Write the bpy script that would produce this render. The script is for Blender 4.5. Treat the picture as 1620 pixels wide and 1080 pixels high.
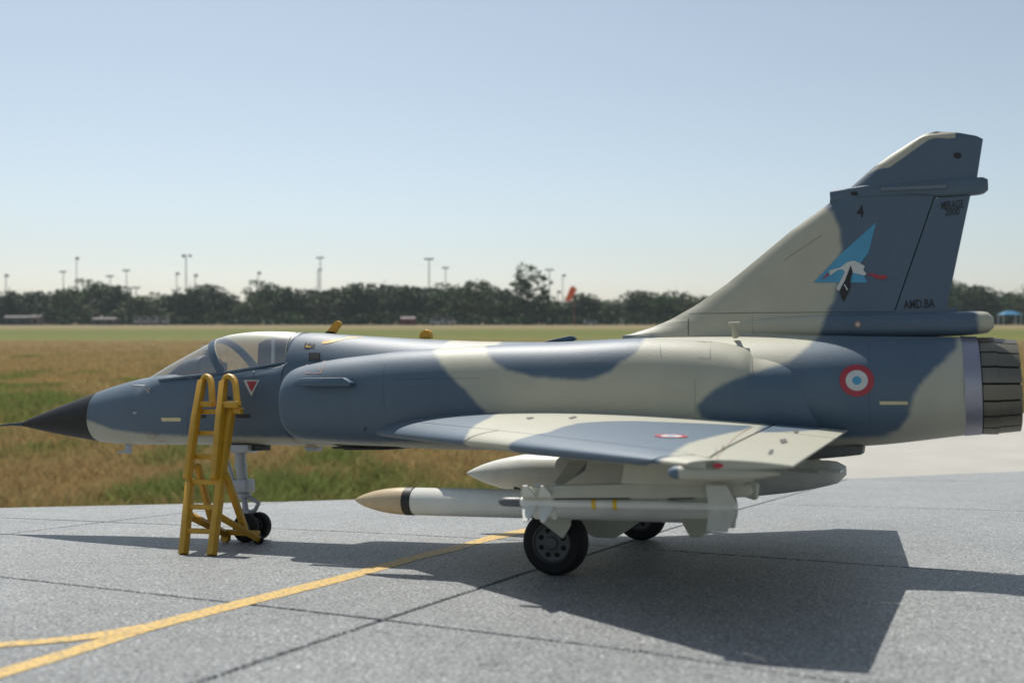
import bpy, bmesh, math, random
import numpy as np
from mathutils import Vector, Matrix
from mathutils.bvhtree import BVHTree
from mathutils.geometry import tessellate_polygon
random.seed(7); rng = np.random.default_rng(7)
PI = math.pi
for o in list(bpy.data.objects): bpy.data.objects.remove(o)
scene = bpy.context.scene
COL = scene.collection

# ---------------------------------------------------------------- camera
# The aircraft is a 1:48 model. Its own frame is in full-scale metres
# (X aft, Y to starboard / away from the camera, Z up from the display board);
# frame_to_world brings it to its true size on its slightly tilted board.
F_PX = 1528.9                                   # focal length in pixels of a 1620 px wide picture
CAM_LOCAL = np.array([13.064, -10.734, 1.4272])  # camera in the aircraft's frame
def _rod(a):
    t = np.linalg.norm(a); k = a/t
    K = np.array([[0,-k[2],k[1]],[k[2],0,-k[0]],[-k[1],k[0],0]])
    return np.eye(3)+math.sin(t)*K+(1-math.cos(t))*K@K
CAM_ROT = _rod(np.array([-0.0882, 0.3956, -0.0264])) @ np.array([[1,0,0],[0,0,-1],[0,1,0]])
S = 1/48
CAM_H = 1.25
HORIZON = 507.0
pitch = math.atan((540-HORIZON)/F_PX)
cam_world = Matrix.Translation((0,0,CAM_H)) @ Matrix.Rotation(math.radians(90)-pitch, 4, 'X')
cd = bpy.data.cameras.new('camera'); cam = bpy.data.objects.new('camera', cd); COL.objects.link(cam)
cam.matrix_world = cam_world
cd.sensor_width = 36; cd.lens = F_PX/1620*36
cd.clip_start = 0.01; cd.clip_end = 3000
cd.dof.use_dof = True; cd.dof.focus_distance = 0.255; cd.dof.aperture_fstop = 34
scene.camera = cam
cvflip = Matrix(((1,0,0,0),(0,-1,0,0),(0,0,-1,0),(0,0,0,1)))
M4 = Matrix([list(CAM_ROT[i])+[0] for i in range(3)]+[[0,0,0,1]])
T = cam_world @ cvflip @ M4 @ Matrix.Scale(S,4) @ Matrix.Translation(Vector(-CAM_LOCAL))
def frame_to_world(p): return T @ Vector(p)
def ray(u, v): return CAM_ROT.T @ np.array([(u-810)/F_PX, (v-540)/F_PX, 1.0])
def unY(u, v, Y=0.0):            # measured point of the photograph on a plane Y = const of the aircraft
    r = ray(u,v); return CAM_LOCAL + r*(Y-CAM_LOCAL[1])/r[1]
def unZ(u, v, Z=0.0):
    r = ray(u,v); return CAM_LOCAL + r*(Z-CAM_LOCAL[2])/r[2]
def unP(u, v, p0, n):
    r = ray(u,v); n = np.array(n,float); return CAM_LOCAL + r*(np.dot(n,np.array(p0)-CAM_LOCAL)/np.dot(n,r))
def field(u, d, z=0.0):          # world point at distance d in the direction of picture column u
    return Vector(((u-810)/F_PX*d, d, z))
def fz(v, d): return CAM_H - (v-HORIZON)/F_PX*d

# ---------------------------------------------------------------- light
light_local = np.array([0.37, -0.36, -1.0])
L = (T.to_3x3() @ Vector(light_local)).normalized()
sun_dir = -L
sun_el = math.asin(sun_dir.z); sun_az = math.atan2(sun_dir.x, sun_dir.y)
sd = bpy.data.lights.new('sun','SUN'); sun = bpy.data.objects.new('sun', sd); COL.objects.link(sun)
sd.energy = 5.0; sd.angle = math.radians(0.53); sd.color = (1.0,0.955,0.88)
sun.rotation_mode = 'QUATERNION'; sun.rotation_quaternion = L.to_track_quat('-Z','Y')
sun.location = (0,0,20)
w = bpy.data.worlds.new('World'); scene.world = w; w.use_nodes = True
nt = w.node_tree; bg = nt.nodes['Background']
sky = nt.nodes.new('ShaderNodeTexSky'); sky.sky_type = 'NISHITA'; sky.sun_disc = False
sky.sun_elevation = sun_el; sky.sun_rotation = sun_az
sky.altitude = 100; sky.air_density = 1.0; sky.dust_density = 0.75; sky.ozone_density = 1.6
hsv = nt.nodes.new('ShaderNodeHueSaturation'); hsv.inputs['Saturation'].default_value = 0.66; hsv.inputs['Hue'].default_value = 0.488
nt.links.new(sky.outputs[0], hsv.inputs['Color']); nt.links.new(hsv.outputs[0], bg.inputs[0]); bg.inputs[1].default_value = 0.106
scene.view_settings.view_transform = 'Standard'; scene.view_settings.look = 'None'
scene.view_settings.exposure = 0.0; scene.view_settings.gamma = 1.0
scene.view_settings.use_curve_mapping = False

# ---------------------------------------------------------------- materials
def lin(c): return tuple((x/12.92 if x<=0.04045 else ((x+0.055)/1.055)**2.4) for x in c)
def nodes(name):
    m = bpy.data.materials.new(name); m.use_nodes = True
    return m, m.node_tree, m.node_tree.nodes['Principled BSDF']
def mat(name, col, rough=0.5, metal=0.0, var=0.08, scale=6.0, bump=0.0, bscale=60.0, spec=0.5, coat=0.0):
    m, t, b = nodes(name); N = t.nodes; K = t.links
    tc = N.new('ShaderNodeTexCoord'); no = N.new('ShaderNodeTexNoise'); no.inputs['Scale'].default_value = scale
    no.inputs['Detail'].default_value = 5
    K.new(tc.outputs['Object'], no.inputs['Vector'])
    mx = N.new('ShaderNodeMix'); mx.data_type = 'RGBA'
    mx.inputs[6].default_value = tuple(c*(1-var*2) for c in col)+(1,)
    mx.inputs[7].default_value = tuple(min(1,c*(1+var*2)) for c in col)+(1,)
    K.new(no.outputs[0], mx.inputs[0]); K.new(mx.outputs[2], b.inputs['Base Color'])
    b.inputs['Roughness'].default_value = rough; b.inputs['Metallic'].default_value = metal
    b.inputs['Specular IOR Level'].default_value = spec
    b.inputs['Coat Weight'].default_value = coat
    if bump:
        n2 = N.new('ShaderNodeTexNoise'); n2.inputs['Scale'].default_value = bscale
        K.new(tc.outputs['Object'], n2.inputs['Vector'])
        bp = N.new('ShaderNodeBump'); bp.inputs['Strength'].default_value = bump; bp.inputs['Distance'].default_value = 0.0004
        K.new(n2.outputs[0], bp.inputs['Height']); K.new(bp.outputs[0], b.inputs['Normal'])
    return m
BLUE = (0.068,0.112,0.158); PALE = (0.40,0.39,0.305)
def camo_mat():
    m, t, b = nodes('camouflage_paint'); N = t.nodes; K = t.links
    at = N.new('ShaderNodeAttribute'); at.attribute_name = 'camo'
    tc = N.new('ShaderNodeTexCoord')
    n1 = N.new('ShaderNodeTexNoise'); n1.inputs['Scale'].default_value = 9; n1.inputs['Detail'].default_value = 6
    K.new(tc.outputs['Object'], n1.inputs['Vector'])
    mm = N.new('ShaderNodeMath'); mm.operation='MULTIPLY_ADD'; mm.inputs[1].default_value=0.05; mm.inputs[2].default_value=-0.025
    K.new(n1.outputs[0], mm.inputs[0])
    ad = N.new('ShaderNodeMath'); ad.operation='ADD'; K.new(at.outputs['Fac'], ad.inputs[0]); K.new(mm.outputs[0], ad.inputs[1])
    mr = N.new('ShaderNodeMapRange'); mr.interpolation_type='SMOOTHSTEP'
    mr.inputs[1].default_value=-0.035; mr.inputs[2].default_value=0.035
    K.new(ad.outputs[0], mr.inputs[0])
    n2 = N.new('ShaderNodeTexNoise'); n2.inputs['Scale'].default_value = 2.2; n2.inputs['Detail'].default_value = 8; n2.inputs['Roughness'].default_value=.65
    K.new(tc.outputs['Object'], n2.inputs['Vector'])
    def pair(c,v):
        x = N.new('ShaderNodeMix'); x.data_type='RGBA'
        x.inputs[6].default_value = tuple(a*(1-v) for a in c)+(1,); x.inputs[7].default_value = tuple(a*(1+v) for a in c)+(1,)
        K.new(n2.outputs[0], x.inputs[0]); return x
    p, q = pair(PALE,.14), pair(BLUE,.2)
    mx = N.new('ShaderNodeMix'); mx.data_type='RGBA'
    K.new(mr.outputs[0], mx.inputs[0]); K.new(p.outputs[2], mx.inputs[6]); K.new(q.outputs[2], mx.inputs[7])
    K.new(mx.outputs[2], b.inputs['Base Color'])
    b.inputs['Roughness'].default_value = 0.52; b.inputs['Specular IOR Level'].default_value = 0.6; b.inputs['Sheen Weight'].default_value=.10; b.inputs['Sheen Roughness'].default_value=.5
    n3 = N.new('ShaderNodeTexNoise'); n3.inputs['Scale'].default_value = 70; n3.inputs['Detail'].default_value=2
    K.new(tc.outputs['Object'], n3.inputs['Vector'])
    bp = N.new('ShaderNodeBump'); bp.inputs['Strength'].default_value=.14; bp.inputs['Distance'].default_value=.0004
    K.new(n3.outputs[0], bp.inputs['Height']); K.new(bp.outputs[0], b.inputs['Normal'])
    return m
CAMO = camo_mat()
M_BLACK = mat('black_radome_paint', (0.010,0.010,0.011), 0.55, bump=.1, spec=.3)
M_BLUE = mat('blue_paint', BLUE, 0.45, bump=.1)
M_PALE = mat('pale_grey_green_paint', PALE, 0.45, bump=.1)
M_WHITE = mat('white_store_paint', (0.62,0.62,0.56), 0.4, bump=.1)
M_BEIGE = mat('beige_pylon_paint', (0.43,0.42,0.33), 0.5, bump=.15)
M_TAN = mat('tan_nose_paint', (0.50,0.39,0.24), 0.4)
M_YEL = mat('yellow_ladder_paint', (0.52,0.28,0.018), 0.42, bump=.2, var=.15)
M_ORG = mat('orange_cover_paint', (0.62,0.30,0.02), 0.45)
M_YBAND = mat('yellow_band_paint', (0.68,0.44,0.02), 0.5)
M_TYRE = mat('tyre_rubber', (0.014,0.014,0.014), 0.75, bump=.2, spec=.3)
M_RIM = mat('wheel_rim_grey', (0.07,0.07,0.072), 0.5)
M_DARK = mat('dark_recess', (0.01,0.01,0.01), 0.7, spec=.2)
M_GEAR = mat('gear_grey_paint', (0.36,0.38,0.40), 0.4, metal=.25)
M_METAL = mat('ring_metal', (0.33,0.33,0.38), 0.42, metal=.7, var=.05)
M_PETAL = mat('nozzle_petal_metal', (0.16,0.15,0.12), 0.40, metal=.6, var=.2, scale=2)
M_COCK = mat('cockpit_dark_grey', (0.035,0.037,0.04), 0.6, bump=.2)
M_SEAT = mat('seat_black', (0.02,0.02,0.022), 0.7, bump=.2)
M_RED = mat('decal_red', (0.36,0.035,0.05), 0.5)
M_DWHITE = mat('decal_white', (0.54,0.55,0.52), 0.5)
M_CYAN = mat('decal_light_blue', (0.07,0.29,0.46), 0.5)
M_DBLACK = mat('decal_black', (0.012,0.012,0.012), 0.5)
M_DSTEN = mat('decal_dark_stencil', (0.10,0.10,0.095), 0.6)
M_TXT = mat('lettering_dark', (0.022,0.022,0.022), 0.6)
M_DYEL = mat('decal_yellow', (0.60,0.36,0.03), 0.5)
M_STRIP = mat('formation_strip', (0.62,0.55,0.30), 0.5)
M_DPINK = mat('decal_faded_red_line', (0.40,0.24,0.18), 0.6)
M_LINE = mat('panel_joint', (0.05,0.055,0.06), 0.8, spec=.2)
M_HSTRIP = mat('pale_handle_paint', (0.12,0.16,0.19), 0.45)
def glass_mat():
    m, t, b = nodes('clear_canopy'); N=t.nodes; K=t.links
    tr = N.new('ShaderNodeBsdfTransparent'); tr.inputs[0].default_value=(0.96,0.97,0.97,1)
    gl = N.new('ShaderNodeBsdfGlossy'); gl.inputs['Roughness'].default_value=0.38
    df = N.new('ShaderNodeBsdfDiffuse'); df.inputs[0].default_value=(.75,.78,.80,1)
    fr = N.new('ShaderNodeFresnel'); fr.inputs[0].default_value=1.5
    fm = N.new('ShaderNodeMath'); fm.operation='MULTIPLY_ADD'; fm.inputs[1].default_value=.9; fm.inputs[2].default_value=0.20; fm.use_clamp=True
    K.new(fr.outputs[0], fm.inputs[0])
    ge = N.new('ShaderNodeNewGeometry'); iv = N.new('ShaderNodeMath'); iv.operation='MULTIPLY_ADD'; iv.inputs[1].default_value=-.92; iv.inputs[2].default_value=1.0; K.new(ge.outputs['Backfacing'], iv.inputs[0])
    fb = N.new('ShaderNodeMath'); fb.operation='MULTIPLY'; K.new(fm.outputs[0], fb.inputs[0]); K.new(iv.outputs[0], fb.inputs[1])
    m1 = N.new('ShaderNodeMixShader'); K.new(fb.outputs[0], m1.inputs[0]); K.new(tr.outputs[0], m1.inputs[1]); K.new(gl.outputs[0], m1.inputs[2])
    m2 = N.new('ShaderNodeMixShader'); m2.inputs[0].default_value=0.05; K.new(m1.outputs[0], m2.inputs[1]); K.new(df.outputs[0], m2.inputs[2])
    K.new(m2.outputs[0], N['Material Output'].inputs[0])
    return m
M_GLASS = glass_mat()

# ---------------------------------------------------------------- builders
def tag(o, label=None, cat=None, group=None, kind=None):
    if label: o['label']=label
    if cat: o['category']=cat
    if group: o['group']=group
    if kind: o['kind']=kind
    return o
class Thing:
    def __init__(s, name, label, cat, base=(0,0,0), group=None, local=True):
        s.o = bpy.data.objects.new(name, None); COL.objects.link(s.o); s.o.empty_display_size=.01
        s.base = np.array(base,float)
        s.o.matrix_world = (T @ Matrix.Translation(Vector(base))) if local else Matrix.Translation(Vector(base))
        tag(s.o, label, cat, group)
def mesh_from(name, verts, faces, mats, smooth=35, camo=None, mi=None):
    me = bpy.data.meshes.new(name)
    me.from_pydata([tuple(map(float,v)) for v in verts], [], [tuple(f) for f in faces])
    for m in (mats if isinstance(mats,(list,tuple)) else [mats]): me.materials.append(m)
    if mi is not None: me.polygons.foreach_set('material_index', np.array(mi,dtype=np.int32))
    if smooth:
        me.polygons.foreach_set('use_smooth', np.ones(len(me.polygons),dtype=bool))
        me.set_sharp_from_angle(angle=math.radians(smooth))
    if camo is not None:
        a = me.attributes.new('camo','FLOAT','POINT'); a.data.foreach_set('value', np.array(camo,dtype=np.float32))
    me.validate(); me.update()
    return me
def part(thing, name, vf, mats, parent=None, smooth=35, camo=None, fix=True, label=None, mi=None):
    v, f = vf; v = np.array(v,float).reshape(-1,3)
    me = mesh_from(name, v-thing.base, f, mats, smooth, camo, mi)
    if fix:
        bm = bmesh.new(); bm.from_mesh(me); bmesh.ops.recalc_face_normals(bm, faces=bm.faces); bm.to_mesh(me); bm.free()
    o = bpy.data.objects.new(name, me); COL.objects.link(o); o.parent = parent or thing.o
    if label: o['label']=label
    o['_bvh']=0; del o['_bvh']
    return o
def join(*vfs):
    V=[];Fc=[];n=0
    for v,f in vfs:
        V+= [tuple(x) for x in v]; Fc+=[tuple(i+n for i in q) for q in f]; n+=len(v)
    return V,Fc
def loft(rings, cap0=True, cap1=True, closed=True):
    n=len(rings[0]); V=[tuple(p) for r in rings for p in r]; Fc=[]
    for i in range(len(rings)-1):
        for j in range(n if closed else n-1):
            k=(j+1)%n; Fc.append((i*n+j,i*n+k,(i+1)*n+k,(i+1)*n+j))
    if cap0: Fc.append(tuple(range(n))[::-1])
    if cap1: Fc.append(tuple((len(rings)-1)*n+j for j in range(n)))
    return V,Fc
def ringx(x, yc, zc, a, b, n=32, e=2.0, tilt=0.0):
    R=[]
    for k in range(n):
        t=2*PI*k/n; c,s=math.cos(t),math.sin(t)
        y=a*math.copysign(abs(c)**(2/e),c); z=b*math.copysign(abs(s)**(2/e),s)
        R.append((x+tilt*z, yc+y, zc+z))
    return R
def lathex(prof, yc, zc, n=32, x0=0.0, cap=True, zslope=0.0):   # prof: (x, r)
    return loft([ringx(x0+x, yc, zc+zslope*x, max(r,1e-4), max(r,1e-4), n) for x,r in prof], cap, cap)
def lathey(prof, xc, zc, n=40, cap=True):   # prof: (y, r), axis along Y
    rings=[[(xc+r*math.cos(2*PI*k/n), y, zc+r*math.sin(2*PI*k/n)) for k in range(n)] for y,r in prof]
    return loft(rings, cap, cap)
def tube(path, r, n=10, flat=None):
    P=[np.array(p,float) for p in path]; rings=[]
    up=np.array([0.0,1.0,0.0])
    for i,p in enumerate(P):
        d = P[min(i+1,len(P)-1)]-P[max(i-1,0)]; d/=np.linalg.norm(d)
        u = up-d*np.dot(up,d)
        if np.linalg.norm(u)<1e-3: u=np.array([1.0,0,0])-d*d[0]
        u/=np.linalg.norm(u); q=np.cross(d,u)
        rr = r[i] if isinstance(r,(list,tuple)) else r
        ra, rb = (rr,rr) if flat is None else (rr*flat, rr)
        if n==4:
            rings.append([p+u*ra*a+q*rb*b for a,b in ((1,1),(-1,1),(-1,-1),(1,-1))])
        else: rings.append([p+u*ra*math.cos(2*PI*k/n)+q*rb*math.sin(2*PI*k/n) for k in range(n)])
    return loft(rings)
def box(c, s, rz=0):
    cx,cy,cz=c; a,b,h=s[0]/2,s[1]/2,s[2]/2; co,si=math.cos(rz),math.sin(rz)
    V=[(cx+x*co-y*si,cy+x*si+y*co,cz+z) for z in (-h,h) for x,y in ((-a,-b),(a,-b),(a,b),(-a,b))]
    return V,[(3,2,1,0),(4,5,6,7),(0,1,5,4),(1,2,6,5),(2,3,7,6),(3,0,4,7)]
def prismY(poly, y0, y1, y0b=None):   # poly of (x,z) extruded between two Y
    n=len(poly); V=[(x,y0,z) for x,z in poly]+[(x,y1,z) for x,z in poly]
    return V,[tuple(range(n)),tuple(range(2*n-1,n-1,-1))]+[(j,(j+1)%n,n+(j+1)%n,n+j) for j in range(n)]
def mirror(vf): return [(x,-y,z) for x,y,z in vf[0]],[tuple(reversed(f)) for f in vf[1]]
def bevel(o, width, seg=2, ang=30):
    me=o.data; bm=bmesh.new(); bm.from_mesh(me)
    es=[e for e in bm.edges if len(e.link_faces)==2 and e.calc_face_angle(0)>math.radians(ang)]
    bmesh.ops.bevel(bm, geom=es, offset=width, segments=seg, affect='EDGES', profile=.5)
    bm.to_mesh(me); bm.free()
    me.polygons.foreach_set('use_smooth', np.ones(len(me.polygons),dtype=bool)); me.set_sharp_from_angle(angle=math.radians(38))
def interp(x, pts): 
    pts=sorted(pts); return np.interp(x,[p[0] for p in pts],[p[1] for p in pts])
def smoothcurve(pts, xs, it=2):
    # Catmull-like: dense resample then light smoothing
    pts=sorted(pts); X=np.array([p[0] for p in pts]); Z=np.array([p[1] for p in pts])
    h=np.diff(X); d=np.diff(Z)/h; m=np.zeros(len(X)); m[0]=d[0]; m[-1]=d[-1]
    for i in range(1,len(X)-1):
        m[i]=0 if d[i-1]*d[i]<=0 else (h[i-1]+h[i])/(h[i-1]/d[i]+h[i]/d[i-1]) if True else 0
    xs=np.clip(np.array(xs,float),X[0],X[-1]); i=np.clip(np.searchsorted(X,xs)-1,0,len(X)-2)
    t=(xs-X[i])/h[i]; h0=2*t**3-3*t**2+1; h1=t**3-2*t**2+t; h2=-2*t**3+3*t**2; h3=t**3-t**2
    return h0*Z[i]+h1*h[i]*m[i]+h2*Z[i+1]+h3*h[i]*m[i+1]
def sdf(P, poly):                 # signed distance, positive inside
    P=np.array(P); poly=np.array(poly); d=np.full(len(P),1e9); inside=np.zeros(len(P),bool)
    n=len(poly)
    for i in range(n):
        a=poly[i]; b=poly[(i+1)%n]; e=b-a; wv=P-a
        t=np.clip((wv@e)/(e@e+1e-12),0,1)[:,None]; d=np.minimum(d,np.linalg.norm(wv-t*e,axis=1))
        c=((a[1]<=P[:,1])&(P[:,1]<b[1]))|((b[1]<=P[:,1])&(P[:,1]<a[1]))
        xi=a[0]+(P[:,1]-a[1])/(b[1]-a[1]+1e-12)*(b[0]-a[0])
        inside^= c&(P[:,0]<xi)
    return np.where(inside,d,-d)
def multi_sdf(P, polys): 
    r=np.full(len(P),-9.0)
    for q in polys: r=np.maximum(r,sdf(P,q))
    return r
# ================================================================ SETTING
# ---- the field (world metres, gravity level)
def field_mat():
    m,t,b = nodes('dry_field_grass'); N=t.nodes; K=t.links
    tc=N.new('ShaderNodeTexCoord'); sx=N.new('ShaderNodeSeparateXYZ'); K.new(tc.outputs['Object'], sx.inputs[0])
    nA=N.new('ShaderNodeTexNoise'); nA.inputs['Scale'].default_value=.035; nA.inputs['Detail'].default_value=6
    K.new(tc.outputs['Object'], nA.inputs['Vector'])
    # mown strips: colour by distance, wobbled
    wob=N.new('ShaderNodeMath'); wob.operation='MULTIPLY_ADD'; wob.inputs[1].default_value=30; wob.inputs[2].default_value=-15
    K.new(nA.outputs[0], wob.inputs[0])
    sc=N.new('ShaderNodeMath'); sc.operation='MULTIPLY'; 
    pr=N.new('ShaderNodeMapRange'); pr.inputs[1].default_value=10; pr.inputs[2].default_value=120; pr.inputs[3].default_value=.1; pr.inputs[4].default_value=1
    K.new(sx.outputs[1], pr.inputs[0]); K.new(wob.outputs[0], sc.inputs[0]); K.new(pr.outputs[0], sc.inputs[1])
    ad=N.new('ShaderNodeMath'); K.new(sx.outputs[1], ad.inputs[0]); K.new(sc.outputs[0], ad.inputs[1])
    lg=N.new('ShaderNodeMath'); lg.operation='LOGARITHM'; lg.inputs[1].default_value=10; K.new(ad.outputs[0], lg.inputs[0])
    mr=N.new('ShaderNodeMapRange'); mr.inputs[1].default_value=.7; mr.inputs[2].default_value=2.6; K.new(lg.outputs[0], mr.inputs[0])
    cr=N.new('ShaderNodeValToRGB'); K.new(mr.outputs[0], cr.inputs[0])
    stops=[(5,(.27,.19,.08)),(8,(.24,.19,.075)),(12,(.19,.18,.06)),(16,(.20,.19,.06)),(20,(.25,.20,.07)),(27,(.22,.175,.07)),(38,(.20,.145,.063)),(55,(.195,.145,.062)),(66,(.14,.142,.04)),(100,(.115,.128,.03)),(135,(.14,.142,.045)),(165,(.21,.175,.09)),(300,(.22,.18,.10))]
    el=cr.color_ramp.elements
    while len(el)<len(stops): el.new(.5)
    for e,(d,c) in zip(el,stops): e.position=(math.log10(d)-.7)/1.9; e.color=c+(1,)
    nB=N.new('ShaderNodeTexNoise'); nB.inputs['Scale'].default_value=.9; nB.inputs['Detail'].default_value=9; nB.inputs['Roughness'].default_value=.7
    mp=N.new('ShaderNodeMapping'); mp.inputs['Scale'].default_value=(1,.35,1); K.new(tc.outputs['Object'], mp.inputs[0]); K.new(mp.outputs[0], nB.inputs['Vector'])
    hs=N.new('ShaderNodeMapRange'); hs.inputs[1].default_value=.3; hs.inputs[2].default_value=.7; hs.inputs[3].default_value=.72; hs.inputs[4].default_value=1.25; K.new(nB.outputs[0], hs.inputs[0])
    mu=N.new('ShaderNodeMix'); mu.data_type='RGBA'; mu.blend_type='MULTIPLY'; mu.inputs[0].default_value=1
    cb=N.new('ShaderNodeCombineColor'); [K.new(hs.outputs[0], cb.inputs[i]) for i in range(3)]
    K.new(cr.outputs[0], mu.inputs[6]); K.new(cb.outputs[0], mu.inputs[7]); K.new(mu.outputs[2], b.inputs['Base Color'])
    b.inputs['Roughness'].default_value=.95; b.inputs['Specular IOR Level'].default_value=.1
    return m
def sheet(name, pts, z, m, kind='structure', thick=None):
    me=bpy.data.meshes.new(name); n=len(pts)
    me.from_pydata([(x,y,z) for x,y in pts],[],[tuple(range(n))]); me.materials.append(m)
    o=bpy.data.objects.new(name,me); COL.objects.link(o); tag(o,kind=kind); return o
sheet('field', [(-600,-40),(600,-40),(600,700),(-600,700)], 0.0, field_mat())
m_conc = mat('taxiway_concrete', (0.40,0.385,0.35), .85, var=.12, scale=1.1, spec=.2)
sheet('taxiway', [(1.6,3.0),(60,-6),(60,12.6),(1.9,12.9)], 0.012, m_conc)

# ---- grass blades near the camera
def vnoise(x,y,seed=0):
    xi=np.floor(x).astype(np.int64); yi=np.floor(y).astype(np.int64); fx=x-xi; fy=y-yi
    fx=fx*fx*(3-2*fx); fy=fy*fy*(3-2*fy)
    def h(a,b):
        n=(a*374761393+b*668265263+seed*144665)&0x7fffffff; n=(n^(n>>13))*1274126177&0x7fffffff
        return ((n^(n>>16))&0xffff)/65535.0
    return (h(xi,yi)*(1-fx)+h(xi+1,yi)*fx)*(1-fy)+(h(xi,yi+1)*(1-fx)+h(xi+1,yi+1)*fx)*fy
def grass(n, d0, d1):
    d=np.exp(rng.uniform(math.log(d0),math.log(d1),n*2)); a=rng.uniform(-.72,.72,n*2); x=a*d; y=d
    keep=~((x>1.5)&(y<13.0)); pn=vnoise(x*1.3,y*.9,3)*.6+vnoise(x*4.1,y*3,5)*.4
    keep&= rng.random(len(x)) < .45+.75*pn
    x,y,pn=x[keep][:n],y[keep][:n],pn[keep][:n]; n=len(x)
    big=vnoise(x*.55+9,y*.4,11)*.55+vnoise(x*2.0,y*1.2,12)*.45
    gband=np.interp(y,[5,7.5,9.5,13,17,22,30,60],[.30,.34,.43,.51,.43,.28,.17,.17])
    green=np.clip((big-(1-gband))*4.5+.5+rng.normal(0,.25,n),0,1)
    h=(0.045+.08*pn**2+.045*green*rng.random(n))*rng.uniform(.5,1.6,n)*np.clip(1.15-y/70,.4,1.0)
    wd=np.clip(.0032*y/6,.0032,.013)*rng.uniform(.8,1.6,n)
    th=rng.uniform(0,2*PI,n); ln=rng.uniform(.1,.75,n)*h; la=rng.uniform(0,2*PI,n)
    V=np.zeros((n,4,3))
    V[:,0]=np.stack([x-wd*np.cos(th),y-wd*np.sin(th),np.zeros(n)],1)
    V[:,1]=np.stack([x+wd*np.cos(th),y+wd*np.sin(th),np.zeros(n)],1)
    mx=x+.4*ln*np.cos(la); my=y+.4*ln*np.sin(la)
    V[:,2]=np.stack([mx+wd*.8*np.cos(th),my+wd*.8*np.sin(th),h*.6],1)
    V[:,3]=np.stack([x+ln*np.cos(la),y+ln*np.sin(la),h],1)
    me=bpy.data.meshes.new('field_grass'); me.vertices.add(n*4); me.vertices.foreach_set('co',V.reshape(-1))
    me.loops.add(n*6); idx=np.arange(n)*4
    lp=np.stack([idx,idx+1,idx+2,idx,idx+2,idx+3],1).reshape(-1); me.loops.foreach_set('vertex_index',lp.astype(np.int32))
    me.polygons.add(n*2); me.polygons.foreach_set('loop_start',(np.arange(n*2)*3).astype(np.int32))
    a=me.attributes.new('tone','FLOAT','POINT'); a.data.foreach_set('value',np.repeat(green,4).astype(np.float32))
    b=me.attributes.new('shade','FLOAT','POINT'); b.data.foreach_set('value',np.repeat(rng.random(n),4).astype(np.float32))
    me.update(calc_edges=True); return me
def grass_mat():
    m,t,b=nodes('grass_blades'); N=t.nodes;K=t.links
    a=N.new('ShaderNodeAttribute'); a.attribute_name='tone'; s=N.new('ShaderNodeAttribute'); s.attribute_name='shade'
    c1=N.new('ShaderNodeMix'); c1.data_type='RGBA'; c1.inputs[6].default_value=(.46,.36,.17,1); c1.inputs[7].default_value=(.38,.25,.115,1); K.new(s.outputs['Fac'],c1.inputs[0])
    c2=N.new('ShaderNodeMix'); c2.data_type='RGBA'; c2.inputs[6].default_value=(.25,.28,.09,1); c2.inputs[7].default_value=(.17,.21,.06,1); K.new(s.outputs['Fac'],c2.inputs[0])
    mx=N.new('ShaderNodeMix'); mx.data_type='RGBA'; K.new(a.outputs['Fac'],mx.inputs[0]); K.new(c1.outputs[2],mx.inputs[6]); K.new(c2.outputs[2],mx.inputs[7])
    K.new(mx.outputs[2],b.inputs['Base Color']); b.inputs['Roughness'].default_value=.8; b.inputs['Specular IOR Level'].default_value=.2
    tr=N.new('ShaderNodeBsdfTranslucent'); K.new(mx.outputs[2],tr.inputs[0]); ms=N.new('ShaderNodeMixShader'); ms.inputs[0].default_value=.35
    K.new(b.outputs[0],ms.inputs[1]); K.new(tr.outputs[0],ms.inputs[2]); K.new(ms.outputs[0],N['Material Output'].inputs[0]); return m
gme=grass(520000,3.2,60.0); gme.materials.append(grass_mat())
go=bpy.data.objects.new('field_grass',gme); COL.objects.link(go)
tag(go,'dry straw and green grass blades of the airfield beyond the display board','grass',kind='stuff')

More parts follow.
